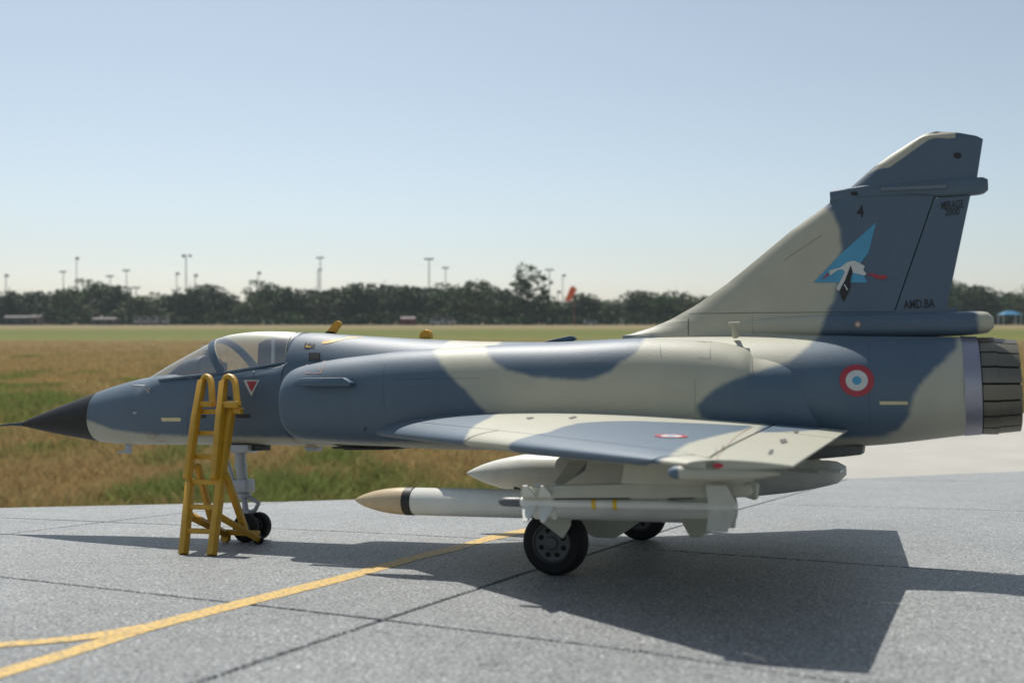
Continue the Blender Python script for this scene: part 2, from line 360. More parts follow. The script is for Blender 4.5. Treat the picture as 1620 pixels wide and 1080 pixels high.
# ---- trees
def leaf_mat(name, c):
    m,t,b=nodes(name); N=t.nodes;K=t.links
    s=N.new('ShaderNodeAttribute'); s.attribute_name='shade'
    mx=N.new('ShaderNodeMix'); mx.data_type='RGBA'; mx.inputs[6].default_value=tuple(x*.6 for x in c)+(1,); mx.inputs[7].default_value=tuple(x*1.5 for x in c)+(1,)
    K.new(s.outputs['Fac'],mx.inputs[0]); K.new(mx.outputs[2],b.inputs['Base Color']); b.inputs['Roughness'].default_value=.7; b.inputs['Specular IOR Level'].default_value=.15
    return m
LEAF=[leaf_mat('leaf_dark',(.032,.066,.018)),leaf_mat('leaf_mid',(.050,.098,.024)),leaf_mat('leaf_olive',(.080,.112,.034))]
BARK=mat('bark',(.10,.08,.06),.9)
def crown_mesh(seed, n, blobs, size, m):
    r=np.random.default_rng(seed); V=[];sh=[]
    tot=sum(b[3]**2 for b in blobs)
    for (bx,by,bz,br,flat) in blobs:
        k=int(n*br**2/tot); d=r.normal(size=(k,3)); d/=np.linalg.norm(d,axis=1)[:,None]
        # small clumps on an uneven shell
        kc=max(8,k//14); cc=r.normal(size=(kc,3)); cc/=np.linalg.norm(cc,axis=1)[:,None]; rad=r.uniform(.62,1.12,kc); tone=r.uniform(0,1,kc)
        j=r.integers(0,kc,k); p=cc[j]*rad[j][:,None]+r.normal(size=(k,3))*.15
        p=p*br*np.array([1,1,flat])+np.array([bx,by,bz])
        s=size*r.uniform(.6,1.5,k)
        e1=r.normal(size=(k,3)); e1/=np.linalg.norm(e1,axis=1)[:,None]; e2=np.cross(e1,r.normal(size=(k,3))); e2/=np.linalg.norm(e2,axis=1)[:,None]
        q=np.stack([p-e1*s[:,None]*.5,p+e2*s[:,None]*.35,p+e1*s[:,None]*.5,p-e2*s[:,None]*.35],1)
        V.append(q.reshape(-1,3)); sh.append(np.repeat(np.clip(tone[j]+r.normal(0,.12,k),0,1),4))
    V=np.concatenate(V); sh=np.concatenate(sh); nq=len(V)//4
    me=bpy.data.meshes.new('crown'); me.vertices.add(len(V)); me.vertices.foreach_set('co',V.reshape(-1))
    me.loops.add(nq*4); me.loops.foreach_set('vertex_index',np.arange(nq*4,dtype=np.int32))
    me.polygons.add(nq); me.polygons.foreach_set('loop_start',(np.arange(nq)*4).astype(np.int32))
    a=me.attributes.new('shade','FLOAT','POINT'); a.data.foreach_set('value',sh.astype(np.float32))
    me.update(calc_edges=True); me.materials.append(m); return me
def trunk_mesh(seed,h,r0,limbs):
    rr=random.Random(seed); parts=[tube([(0,0,-.1),(rr.uniform(-.1,.1),0,h*.35),(rr.uniform(-.3,.3),rr.uniform(-.2,.2),h*.7)],[r0,r0*.75,r0*.4],8)]
    for k in range(limbs):
        a=rr.uniform(0,2*PI); z0=h*rr.uniform(.25,.5); l=h*rr.uniform(.25,.4)
        parts.append(tube([(0,0,z0),(math.cos(a)*l*.5,math.sin(a)*l*.5,z0+l*.5),(math.cos(a)*l,math.sin(a)*l,z0+l*.9)],[r0*.45,r0*.3,r0*.12],6))
    v,f=join(*parts); return mesh_from('trunk',v,f,BARK)
# crown variants, unit tree 1 m tall scaled later; (blobs are in units of a 10 m tree)
VAR=[]
def variant(seed,n,blobs,m,h=10,r0=.25,size=.5): VAR.append((crown_mesh(seed,n,blobs,size,LEAF[m]),trunk_mesh(seed,h*.8,r0,5)))
variant(1,4200,[(0,0,5.2,3.6,.95),(-2.2,.5,4.2,2.6,.9),(2.3,-.4,4.4,2.7,.9),(.4,0,7.6,2.3,.9),(0,0,2.4,2.6,.8)],0)
variant(2,4200,[(0,0,4.6,3.9,.8),(-2.8,0,5.2,2.4,.9),(2.9,.3,4.0,2.8,.8),(-.8,0,7.4,2.2,.8),(1.6,0,6.7,2.2,.9),(0,0,2,3,.7)],0)
variant(3,4000,[(0,0,5,3.2,1.1),(-1.6,.5,7.4,2.0,1.1),(1.7,-.4,6.6,2.3,1.0),(2.8,0,3.5,2.2,.9),(-2.7,0,3.4,2.3,.9)],1)
variant(4,3600,[(0,0,3.8,3.3,1.0),(-2.9,0,3.2,2.5,.9),(3,0,3.4,2.7,.9),(1,0,7.0,2.6,.95),(-1.5,0,6.2,2.2,.9)],2)
variant(5,3600,[(0,0,8.5,1.6,1.1),(-1.0,0,6.6,1.3,1.0),(.4,0,4.8,1.9,1.2),(2.1,0,7.2,.95,1.2),(1.6,0,5.0,1.3,.9),(-1.6,0,3,1.8,.9),(2.4,0,3.2,1.8,.9),(0,0,1.8,2.4,.8)],1,size=.4)
variant(6,2600,[(0,0,5.5,3.0,.9),(-3.4,0,4.6,2.4,.9),(3.3,0,4.6,2.6,.9),(0,0,2.4,3.2,.7)],2,size=.55)
TREES=[ # column, top row, width px, variant, label
(12,457,70,1,'dark rounded tree at the left end of the tree line, above the grey shed'),
(62,461,66,0,'broad dark tree left of the small pale gap in the tree line'),
(103,457,56,3,'olive tree under the floodlight pole second from the left'),
(152,444,62,2,'taller uneven tree standing right of the tall single-head light pole'),
(186,452,46,0,'tree with a thin top just left of a mid-height light pole'),
(222,468,62,3,'low olive tree above the row of white vehicles'),
(258,464,44,2,'small pointed tree left of the pole behind the windscreen'),
(298,452,50,1,'dark tree at the foot of the tall double-head pole behind the jet nose'),
(330,450,56,0,'dark tree just left of the notch in the tree line'),
(356,460,36,1,'small dark tree at the left edge of the notch in the tree line'),
(398,466,34,5,'short olive tree on the right side of the notch in the tree line'),
(424,446,58,2,'tall rounded tree directly above the canopy'),
(456,456,50,0,'sloping tree shoulder between the canopy tree and the two-tier pole'),
(494,455,60,1,'flat-topped tree below the two-tier light pole'),
(532,455,50,3,'olive tree above the first yellow antenna'),
(568,448,60,0,'broad dark tree right of the first yellow antenna'),
(604,446,56,1,'dark flat tree with a small pale patch near its top'),
(642,452,58,0,'dark tree above the red shed'),
(682,452,56,1,'dark tree below the wide-headed floodlight'),
(716,450,54,2,'tree below the smaller floodlight right of the wide-headed one'),
(748,444,56,3,'lighter domed tree, left of two domes in the middle of the line'),
(775,450,46,2,'lighter domed tree, right of two domes in the middle of the line'),
(803,458,40,0,'lower dark tree left of the tallest tree'),
(834,420,66,4,'tallest tree of the line with an open forked crown'),
(880,474,46,1,'low dark tree between the tallest tree and the windsock'),
(921,464,52,0,'dark tree immediately right of the windsock'),
(955,474,50,3,'low spreading tree right of the windsock'),
(1012,460,56,0,'dark peaked tree left of the fin root'),
(1046,464,40,2,'green tree behind the foot of the fin'),
(1066,458,46,1,'dark tree partly hidden by the fin leading edge'),
(1096,468,50,3,'tree seen low behind the sloping fin leading edge'),
(1150,462,64,0,None),(1508,444,54,2,'tree whose top shows right of the rudder'),
(1545,452,56,0,'dark tree above the drag chute housing'),
(1578,458,50,1,'dark tree above the blue canopy shelter'),
(1618,450,46,5,'olive tree at the right edge of the picture'),
]
TD=285.0
for i,(u,v,wpx,k,lab) in enumerate(TREES):
    if lab is None: continue
    d=TD+(i*37%23)-8; h=fz(v,d); wd=wpx/F_PX*d*1.28
    r=bpy.data.objects.new('tree',None); COL.objects.link(r); r.location=field(u,d)
    sxy=wd/(7.6 if k!=4 else 7.0); r.scale=(sxy,sxy,h/(9.7 if k!=4 else 10.2)); r.rotation_euler.z=0 if k==4 else (i*.61%1-.5)*.9
    tag(r,lab,'tree','trees of the far tree line')
    for me,nm in ((VAR[k][0],'crown'),(VAR[k][1],'trunk')):
        c=bpy.data.objects.new(nm,me); COL.objects.link(c); c.parent=r
# undergrowth and woodland mass behind
def mass(name,u0,u1,vfun,d,n,size,m,label):
    V=[];sh=[]
    uu=rng.uniform(u0,u1,n); top=np.array([fz(vfun(u),d) for u in uu]); z=top*rng.random(n)**.8; x=(uu-810)/F_PX*d
    y=d+rng.normal(0,3,n)
    z=z*(.82+.3*vnoise(x*.25,y*.0,21)); e1=rng.normal(size=(n,3)); e1/=np.linalg.norm(e1,axis=1)[:,None]
    e2=np.cross(e1,rng.normal(size=(n,3))); e2/=np.linalg.norm(e2,axis=1)[:,None]; s=size*rng.uniform(.6,1.5,n)[:,None]
    p=np.stack([x,y,z],1); q=np.stack([p-e1*s*.5,p+e2*s*.4,p+e1*s*.5,p-e2*s*.4],1).reshape(-1,3)
    tone=np.repeat(np.clip(vnoise(x*.3,z*.4,8)+rng.normal(0,.12,n),0,1),4)
    me=bpy.data.meshes.new(name); me.vertices.add(n*4); me.vertices.foreach_set('co',q.reshape(-1)); me.loops.add(n*4)
    me.loops.foreach_set('vertex_index',np.arange(n*4,dtype=np.int32)); me.polygons.add(n); me.polygons.foreach_set('loop_start',(np.arange(n)*4).astype(np.int32))
    a=me.attributes.new('shade','FLOAT','POINT'); a.data.foreach_set('value',tone.astype(np.float32)); me.update(calc_edges=True); me.materials.append(m)
    o=bpy.data.objects.new(name,me); COL.objects.link(o); tag(o,label,'woodland' if 'wood' in name else 'bushes',kind='stuff')
sky_u=[0,60,110,150,200,245,290,330,360,374,388,400,425,470,520,570,610,680,740,780,815,850,885,905,930,960,985,1010,1060,1110,1480,1510,1560,1595,1620]
sky_v=[464,466,466,455,470,474,462,458,470,486,486,470,456,464,462,456,455,460,455,462,470,470,490,480,473,482,484,470,468,476,470,460,464,474,464]
mass('woodland',-160,1800,lambda u:np.interp(u,sky_u,sky_v),TD+22,42000,1.0,LEAF[0],'dark woodland mass filling in behind the far tree line')
mass('undergrowth',-160,1800,lambda u:497+3*math.sin(u*.05)-3*math.sin(u*.021),TD-14,16000,.7,LEAF[0],'low dark undergrowth along the foot of the far tree line')

# ---- floodlight poles, far off
M_POLE=mat('galvanised_pole',(.50,.52,.54),.6); M_LAMP=mat('lamp_housing',(.42,.44,.46),.5)
POLES=[(10,436,1,'narrow pole at the left edge of the picture with a small head'),(13,438,2,None),(101,430,2,'light pole with a T head left of the tall single-head pole'),
(122,409,1,'tall pole with a single greenish head near the left of the tree line'),(175,437,2,'short T head peeping over the taller left-hand tree'),
(201,428,2,'mid-height T-head pole left of the low part of the tree line'),(216,455,3,'lowest pole with a wide head just above the trees'),
(280,433,1,'narrow pole just left of the tall double-head pole'),(295,405,4,'tallest pole on the left with two heads side by side'),
(309,436,1,'faint short pole just right of the tall double-head pole'),(409,432,1,'faint narrow pole above the canopy tree'),
(507,408,5,'pole with two tiers of lamps above the yellow antenna'),(679,410,3,'pole with a wide lamp bank, left of the middle pair'),
(705,424,2,'smaller T-head pole, right of the middle pair'),(869,427,3,'wide-headed pole right of the tallest tree'),(890,436,1,'narrow pole just left of the windsock'),
(882,462,1,'very short faint pole between the two poles beside the windsock')]
for i,(u,v,kind,lab) in enumerate(POLES):
    if lab is None: continue
    d=345.0+(i%4)*9; h=fz(v,d); px=d/F_PX; wd={1:.5,2:1.5,3:2.0,4:1.1,5:1.8}[kind]*1.0
    th=Thing('floodlight_pole',lab,'light pole',field(u,d),'floodlight poles behind the tree line',local=False)
    r0=.20 if kind in(1,2) else .26
    bx,by,bz=field(u,d)
    part(th,'pole',tube([(bx,by,0),(bx,by,h)],[r0*1.15,r0*.75],8),M_POLE)
    def bank(z,wdt): 
        part(th,'lamp_bank',box((bx,by-.3,z),(wdt*1.7,.6,.6)),M_LAMP)
    if kind==1: part(th,'lamp_bank',box((bx+.5,by-.3,h),(1.3,.6,1.0)),M_LAMP)
    elif kind==4: part(th,'lamp_bank',box((bx-.6,by-.3,h),(1.3,.6,1.0)),M_LAMP); part(th,'lamp_bank',box((bx+1.6,by-.3,h),(1.0,.6,.9)),M_LAMP)
    else: bank(h,wd); 
    if kind==5: bank(h-4.6,1.0); part(th,'pole',tube([(bx-.9,by,0),(bx-.9,by,h-4.6)],[.3,.2],6),M_POLE)
# ---- windsock
d=250.0
th=Thing('windsock','orange windsock hanging from its mast in front of the tree line','windsock',field(902,d),local=False)
bx,by,_=field(902,d); zt=fz(455,d); 
part(th,'mast',tube([(bx+1.0,by,0),(bx+1.0,by,zt+.6)],.12,8),mat('mast_red',(.25,.08,.06),.6))
part(th,'sock',lathey([(0,.1),(.01,.8)],0,0,4) if False else tube([(bx+1.0,by,zt),(bx+.2,by,zt-1.6),(bx-.7,by,zt-3.4)],[.95,.85,.6],14),mat('windsock_fabric',(.75,.13,.03),.8,var=.12,scale=.8))
# ---- small sheds and vehicles at the foot of the trees
def shed(u0,u1,v0,col,roof,lab,name='shed',cat='shed',d=262.0,v1=512):
    x0=(u0-810)/F_PX*d; x1=(u1-810)/F_PX*d; h=fz(v0,d); xc=(x0+x1)/2
    th=Thing(name,lab,cat,(xc,d,0),local=False); m1=mat(name+'_wall',col,.7,scale=.6); m2=mat(name+'_roof',roof,.7,scale=.6)
    part(th,'wall',box((xc,d+1.5,h*.4),(x1-x0,3,h*.8)),m1)
    part(th,'roof',([(x0-.2,d-.2,h*.8),(x1+.2,d-.2,h*.8),(x1+.2,d+3.2,h*.8),(x0-.2,d+3.2,h*.8),(x0,d+1.5,h),(x1,d+1.5,h)],[(0,1,5,4),(2,3,4,5),(0,4,3),(1,2,5),(3,2,1,0)]),m2)
    n=max(1,int((x1-x0)/2.4))
    for k in range(n): part(th,'opening',box((x0+(k+.5)*(x1-x0)/n,d-.012,h*.35),(.9,.03,h*.35)),M_DARK)
shed(6,46,499,(.045,.05,.05),(.035,.04,.04),'long low dark grey shed at the left end of the field')
shed(48,62,498,(.13,.115,.10),(.07,.06,.055),'small beige hut beside the long grey shed')
shed(146,182,502,(.075,.075,.075),(.085,.065,.065),'low grey hut with a reddish roof below the taller left-hand tree')
shed(634,656,501,(.13,.035,.04),(.15,.10,.11),'small red shed behind the second yellow antenna')
def vehicle(u,wpx,v0,col,lab,d=258.0,grp=None):
    x=(u-810)/F_PX*d; wl=wpx/F_PX*d; h=fz(v0,d); th=Thing('parked_van',lab,'van',(x,d,0),grp,local=False)
    a=wl/2
    m1=mat('van_paint',col,.35,spec=.6)
    part(th,'body',prismY([(x-a,.35),(x+a,.35),(x+a,h*.55),(x+a*.78,h*.98),(x-a*.92,h),(x-a,h*.9)],d-1,d+1),m1)
    part(th,'window',prismY([(x-a*.85,h*.62),(x+a*.8,h*.62),(x+a*.66,h*.9),(x-a*.85,h*.9)],d-1.02,d-1.005),M_DARK)
    for s in(-.6,.6): part(th,'wheel',lathey([(d-1.03,.33),(d-.8,.36),(d-.75,.3)],x+a*s,.36,14),M_TYRE)
WV=(.30,.30,.30)
for u,wp,lab in ((218,9,'leftmost of four white vans parked below the low trees'),(232,9,'second from left of four white vans parked below the low trees'),(246,8,'third from left of four white vans parked below the low trees'),(262,9,'rightmost of four white vans parked below the low trees')): vehicle(u,wp,501,WV,lab,grp='white vans parked at the tree line')
vehicle(692,22,503,(.34,.35,.37),'long pale van, left of the two right of the red shed',grp='pale vans behind the spine')
vehicle(712,12,503,(.34,.35,.37),'shorter pale van, right of the two right of the red shed',grp='pale vans behind the spine')
vehicle(934,20,506,(.30,.32,.38),'bluish grey van parked below the windsock trees')
# blue shade canopy
d=255.0; th=Thing('shade_canopy','bright blue shade canopy on posts below the trees at the right edge','canopy',field(1597,d),local=False)
bx,by,_=field(1597,d); zc=fz(497,d)
part(th,'canopy_roof',([(bx-2.6,by-1.6,zc-.1),(bx+2.6,by-1.6,zc-.1),(bx+2.6,by+1.6,zc-.1),(bx-2.6,by+1.6,zc-.1),(bx-.6,by,zc+.9),(bx+.8,by,zc+.9)],[(0,1,5,4),(1,2,5),(2,3,4,5),(3,0,4),(3,2,1,0)]),mat('blue_awning',(.03,.20,.36),.6))
for sx_ in(-2.3,2.3):
    for sy_ in(-1.4,1.4): part(th,'post',tube([(bx+sx_,by+sy_,0),(bx+sx_,by+sy_,zc-.1)],.08,6),M_POLE)

# ---- air: slightly hazy summer day
hv=bpy.data.materials.new('hazy_air'); hv.use_nodes=True; hn=hv.node_tree; hn.nodes.clear()
ho=hn.nodes.new('ShaderNodeOutputMaterial'); pv=hn.nodes.new('ShaderNodeVolumePrincipled')
pv.inputs['Color'].default_value=(.80,.88,.97,1); pv.inputs['Density'].default_value=0.0002; pv.inputs['Anisotropy'].default_value=0.2
hn.links.new(pv.outputs[0],ho.inputs['Volume'])
hvv,hvf=box((0,330,22),(1240,760,46)); hme=mesh_from('haze',hvv,hvf,hv,smooth=0)
hz=bpy.data.objects.new('haze',hme); COL.objects.link(hz); tag(hz,'thin summer haze over the airfield','haze',kind='stuff')
# ================================================================ DISPLAY BOARD
def slab_mat():
    m,t,b=nodes('scale_concrete'); N=t.nodes;K=t.links
    tc=N.new('ShaderNodeTexCoord')
    def noise(s,d=3,r=.5):
        n=N.new('ShaderNodeTexNoise'); n.inputs['Scale'].default_value=s; n.inputs['Detail'].default_value=d; n.inputs['Roughness'].default_value=r
        K.new(tc.outputs['Object'],n.inputs['Vector']); return n
    big=noise(.35,5); fine=noise(40,3,.7); mid=noise(3.0,5,.6)
    oi=N.new('ShaderNodeObjectInfo')
    c0=N.new('ShaderNodeValToRGB'); K.new(fine.outputs[0],c0.inputs[0])
    e=c0.color_ramp.elements; e[0].position=.33; e[0].color=(.055,.06,.065,1); e[1].position=.66; e[1].color=(.62,.62,.60,1)
    x=e.new(.42); x.color=(.20,.21,.215,1); x=e.new(.57); x.color=(.27,.28,.28,1)
    mu=N.new('ShaderNodeMix'); mu.data_type='RGBA'; mu.blend_type='MULTIPLY'; mu.inputs[0].default_value=1
    s1=N.new('ShaderNodeMath'); s1.operation='ADD'; K.new(big.outputs[0],s1.inputs[0]); K.new(mid.outputs[0],s1.inputs[1])
    mr=N.new('ShaderNodeMapRange'); mr.inputs[1].default_value=.7; mr.inputs[2].default_value=1.3; mr.inputs[3].default_value=.84; mr.inputs[4].default_value=1.14; K.new(s1.outputs[0],mr.inputs[0])
    cb=N.new('ShaderNodeCombineColor'); [K.new(mr.outputs[0],cb.inputs[i]) for i in range(3)]
    K.new(c0.outputs[0],mu.inputs[6]); K.new(cb.outputs[0],mu.inputs[7]); K.new(mu.outputs[2],b.inputs['Base Color'])
    b.inputs['Roughness'].default_value=.5; b.inputs['Specular IOR Level'].default_value=.5
    vo=N.new('ShaderNodeTexVoronoi'); vo.inputs['Scale'].default_value=44; K.new(tc.outputs['Object'],vo.inputs['Vector'])
    sc_=N.new('ShaderNodeSeparateColor'); K.new(vo.outputs['Color'],sc_.inputs[0])
    cr2=N.new('ShaderNodeValToRGB'); cr2.color_ramp.interpolation='CONSTANT'; K.new(sc_.outputs[0],cr2.inputs[0])
    q=cr2.color_ramp.elements; q[0].position=0; q[0].color=(.55,.55,.55,1); q[1].position=.08; q[1].color=(1.08,1.08,1.08,1)
    for p_,c_ in ((.3,1.22),(.8,1.38),(.94,2.0)): z_=q.new(p_); z_.color=(c_,c_,c_,1)  # brightest cells paint the grain's white sparkle into the colour
    m2=N.new('ShaderNodeMix'); m2.data_type='RGBA'; m2.blend_type='MULTIPLY'; m2.inputs[0].default_value=1
    K.new(mu.outputs[2],m2.inputs[6]); K.new(cr2.outputs[0],m2.inputs[7]); K.new(m2.outputs[2],b.inputs['Base Color'])
    bp=N.new('ShaderNodeBump'); bp.inputs['Strength'].default_value=.9; bp.inputs['Distance'].default_value=.0009
    K.new(fine.outputs[0],bp.inputs['Height']); K.new(bp.outputs[0],b.inputs['Normal']); return m
M_SLAB=slab_mat()
board=Thing('display_board','grey speckled concrete-effect display board the jet stands on','display base',(9,0,0))
EDGE=[(-16,-5.5),(-3.5,2.97),(1.03,6.0),(5.23,9.8),(11.2,17.8),(16.1,23.7),(30,37)]
edge=lambda x: float(np.interp(x,[p[0] for p in EDGE],[p[1] for p in EDGE]))
R1=[(-16,1.9),(-1.5,1.38),(5.37,1.28),(8.47,1.02),(10.3,.62),(13.1,.0),(13.95,-.12),(30,-2.2)]
R2=[(-16,-1.2),(4.48,-3.6),(8.84,-4.13),(11.64,-4.58),(12.64,-4.88),(30,-8.0)]
R0=[(-16,9.0),(10.4,8.05),(14.6,7.7),(30,6.8)]; RM=[(-16,17.6),(11.1,17.4),(15.5,17.46),(30,17.5)]
sh=lambda R,dy:[(x,y+dy) for x,y in R]
ROWS=[sh(R2,-5.2),R2,R1,R0,RM,sh(RM,9.5),sh(RM,19)]
CB=[(-12,9.0),(-6.2,9.18),(-4.74,9.23),(-1.33,9.38),(-.05,9.52),(3.66,9.78),(12.2,10.68),(40,13.5)]
CA=[(-12,1.2),(-.7,.96),(1.45,.85),(6,1.03),(40,2.4)]
COLS=[[(y,x-8.5) for y,x in CA],CA,CB,[(y,x+8.6) for y,x in CB],[(y,x+17.2) for y,x in CB]]
ev=lambda P,t: float(np.interp(t,[p[0] for p in P],[p[1] for p in P]))
def corner(col,row):
    x=9.0
    for _ in range(12): y=ev(row,x); x=ev(col,y)
    return x,y
G=.024
for ci in range(len(COLS)-1):
    for ri in range(len(ROWS)-1):
        cl,crr=COLS[ci],COLS[ci+1]; rl,rh=ROWS[ri],ROWS[ri+1]
        a=corner(cl,rl); b_=corner(crr,rl); c_=corner(crr,rh); d_=corner(cl,rh)
        low=[(x,ev(rl,x)+G) for x in np.linspace(a[0]+G,b_[0]-G,9)]
        rt=[(ev(crr,y)-G,y) for y in np.linspace(b_[1]+G,c_[1]-G,7)]
        hi=[(x,ev(rh,x)-G) for x in np.linspace(c_[0]-G,d_[0]+G,9)]
        lf=[(ev(cl,y)+G,y) for y in np.linspace(d_[1]-G,a[1]+G,7)]
        poly=low+rt[1:-1]+hi+lf[1:-1]
        # clip with the (concave) far edge by walking the polygon finely
        out=[]; n=len(poly)
        for i in range(n):
            p,q=np.array(poly[i]),np.array(poly[(i+1)%n]); fp=p[1]-edge(p[0]); fq=q[1]-edge(q[0])
            if fp<=0: out.append(tuple(p))
            if (fp<=0)!=(fq<=0):
                lo,h2=0.0,1.0
                for _ in range(30):
                    mid=(lo+h2)/2; s=p+(q-p)*mid; 
                    if ((s[1]-edge(s[0]))<=0)==(fp<=0): lo=mid
                    else: h2=mid
                s=p+(q-p)*lo; out.append(tuple(s))
                if fp<=0:   # leaving: follow the edge to where it comes back
                    out.append(('x',float(s[0])))
        pts=[]
        for i,o_ in enumerate(out):
            if o_[0]=='x':
                nx=out[(i+1)%len(out)]; x0=o_[1]; x1=nx[0]
                if x1=='x': continue
                ks=[p[0] for p in EDGE if min(x0,x1)<p[0]<max(x0,x1)]; ks.sort(reverse=x1<x0)
                pts+= [(k,edge(k)) for k in ks]
            else: pts.append(o_)
        if len(pts)<3: continue
        A=0.5*abs(sum(pts[i][0]*pts[(i+1)%len(pts)][1]-pts[(i+1)%len(pts)][0]*pts[i][1] for i in range(len(pts))))
        if A<.05: continue
        n=len(pts); bt=.016
        V=[(x,y,-bt) for x,y in pts]; cx=sum(p[0] for p in pts)/n; cy=sum(p[1] for p in pts)/n
        top=[(x+(cx-x)*.012/max(.1,math.hypot(cx-x,cy-y)),y+(cy-y)*.012/max(.1,math.hypot(cx-x,cy-y)),0.0) for x,y in pts]
        bot=[(x,y,-.3) for x,y in pts]
        Fc=[tuple(range(n))]+[(j,n+j,n+(j+1)%n,(j+1)%n) for j in range(n)]+[(n+j,2*n+j,2*n+(j+1)%n,n+(j+1)%n) for j in range(n)]
        part(board,'slab',(top+V+bot,Fc),M_SLAB,smooth=0)
core=[(-16,-10),(30,-13)]+[(x,y+.05) for x,y in EDGE[::-1]]
core=[(x,max(y,-10) if y<-5.6 else y) for x,y in core]
n=len(core)
part(board,'board_core',([(x,y,-.06) for x,y in core]+[(x,y,-1.0) for x,y in core],[tuple(range(n)),tuple(range(2*n-1,n-1,-1))]+[(j,n+j,n+(j+1)%n,(j+1)%n) for j in range(n)]),mat('board_core_grey',(.035,.037,.04),.9),smooth=0)
M_YLINE=None
def yline_mat():
    m,t,b=nodes('yellow_taxi_paint'); N=t.nodes;K=t.links; tc=N.new('ShaderNodeTexCoord')
    n=N.new('ShaderNodeTexNoise'); n.inputs['Scale'].default_value=24; n.inputs['Detail'].default_value=3; K.new(tc.outputs['Object'],n.inputs['Vector'])
    c=N.new('ShaderNodeValToRGB'); K.new(n.outputs[0],c.inputs[0]); e=c.color_ramp.elements
    e[0].position=.36; e[0].color=(.26,.20,.10,1); e[1].position=.52; e[1].color=(.60,.39,.10,1)
    K.new(c.outputs[0],b.inputs['Base Color']); b.inputs['Roughness'].default_value=.55
    bp=N.new('ShaderNodeBump'); bp.inputs['Strength'].default_value=.7; bp.inputs['Distance'].default_value=.0006; K.new(n.outputs[0],bp.inputs['Height']); K.new(bp.outputs[0],b.inputs['Normal']); return m
M_YLINE=yline_mat()
def ribbon(top,bot,z,k=14):
    def rs(P):
        P=np.array(P); t=np.linspace(0,1,len(P)); s=np.linspace(0,1,k); return np.stack([smoothcurve(list(zip(t,P[:,0])),s),smoothcurve(list(zip(t,P[:,1])),s)],1)
    a=rs(top);b=rs(bot); V=[tuple(unZ(u,v,z)) for u,v in a]+[tuple(unZ(u,v,z)) for u,v in b]
    return V,[(i,i+1,k+i+1,k+i) for i in range(k-1)]
LINE_C=[(-500,1236,17),(-200,1130,12),(-40,1076,8),(0,1064,7.5),(98,1035,7),(176,1010,7),(246,988,6.5),(387,952,6),(540,914,5.5),(600,897.5,5),(673,877,4.7),(723,866,4.5),(773,851,4.2),(846,836,4)]
part(board,'yellow_line',ribbon([(u,v-h) for u,v,h in LINE_C],[(u,v+h) for u,v,h in LINE_C],.004),M_YLINE,smooth=0,fix=False)
part(board,'yellow_line',ribbon([(-500,1064),(-200,1034),(-40,1019),(0,1015),(105,1006),(176,995),(240,984)],[(-500,1076),(-200,1044),(-40,1027),(0,1023),(105,1014),(176,1006),(240,996)],.006),M_YLINE,smooth=0,fix=False)

# ================================================================ AIRCRAFT
jet=Thing('jet_fighter','large blue and pale grey camouflaged delta-wing jet fighter model on the display board','model aircraft',(9.6,0,0))
def top(pts,Y=0.0): return [tuple(unY(u,v,Y)[[0,2]]) for u,v in pts]
def sidepts(pts): return [tuple(unY(u,v,float(np.interp(u,[140,300,430,450],[-.33,-.5,-.62,-.95])))[[0,2]]) for u,v in pts]
BLUE_SIDE=[ sidepts([(100,560),(100,650),(138,664),(180,680),(230,687),(300,690),(440,693),(560,700),(700,700),(822,686),(800,676),(785,662),(760,636),(738,612),(712,588),(697,572),(682,556),(665,545),(660,500),(300,480)]),
  top([(742,500),(765,548),(790,572),(812,585),(850,596),(905,602),(945,602),(972,592),(990,574),(1010,562),(1017,545),(1012,530),(1025,500)],-.8),
  top([(1300,505),(1285,535),(1268,558),(1248,574),(1215,586),(1182,597),(1150,612),(1124,632),(1113,646),(1122,660),(1150,672),(1230,688),(1300,694),(1400,692),(1420,680),(1440,655),(1443,630),(1452,612),(1472,590),(1495,568),(1515,546),(1517,505)],-.6)]
BLUE_FIN=[ top([(1296,540),(1308,500),(1322,470),(1330,430),(1332,395),(1329,365),(1318,338),(1300,325),(1300,200),(1600,180),(1600,480),(1545,492),(1548,540)]),
  top([(980,540),(1005,528),(1030,518),(1045,505),(1000,500)])]
pale_tip=top([(1375,275),(1463,195),(1512,195),(1511,219.5),(1500,220.5),(1480,220),(1469,223),(1407,267),(1388,269)])
def camo_side(V):
    P=np.array(V)[:,[0,2]]; return multi_sdf(P,BLUE_SIDE)
def camo_fin(V):
    P=np.array(V)[:,[0,2]]; return np.minimum(multi_sdf(P,BLUE_FIN),-4*sdf(P,pale_tip))
# ---- fuselage
T_=top([(143,626),(200,607),(250,596),(570,531),(700,538),(800,541),(900,540.5),(1000,536),(1150,533),(1300,532),(1515,533)])
XB=max(unY(487,527)[0],unY(456,570,-.42)[0])+.0
T_=[p for p in T_ if p[0]<unY(251,596)[0]]+[tuple(unY(u,v,-.42)[[0,2]]) for u,v in ((300,597),(345,591),(400,583),(452,573.5))]+[(XB-.015,unY(455,572,-.42)[2]),(XB+.012,unY(488,527)[2])]+[p for p in T_ if p[0]>XB+.1]
B_=top([(150,697),(200,702),(395,703.5),(500,705),(600,707),(800,712),(1000,712),(1200,711),(1370,705),(1530,688)])
X0=unY(139,663,-.31)[0]; X1=(T_[-1][0]+B_[-1][0])/2
HW=[(X0,.335),(3.1,.44),(4.2,.52),(5.5,.56),(7,.62),(8.5,.72),(10,.80),(11,.82),(12,.76),(13,.58),(X1,.49)]
xs=np.concatenate([np.arange(X0,4.3,.06),np.arange(4.3,XB-.05,.035),XB+np.arange(-.03,.03,.005),np.arange(XB+.04,5.9,.035),np.arange(5.9,X1,.06),[X1]])
zt=smoothcurve(T_,xs); zb=smoothcurve(B_,xs); hw=smoothcurve(HW,xs)
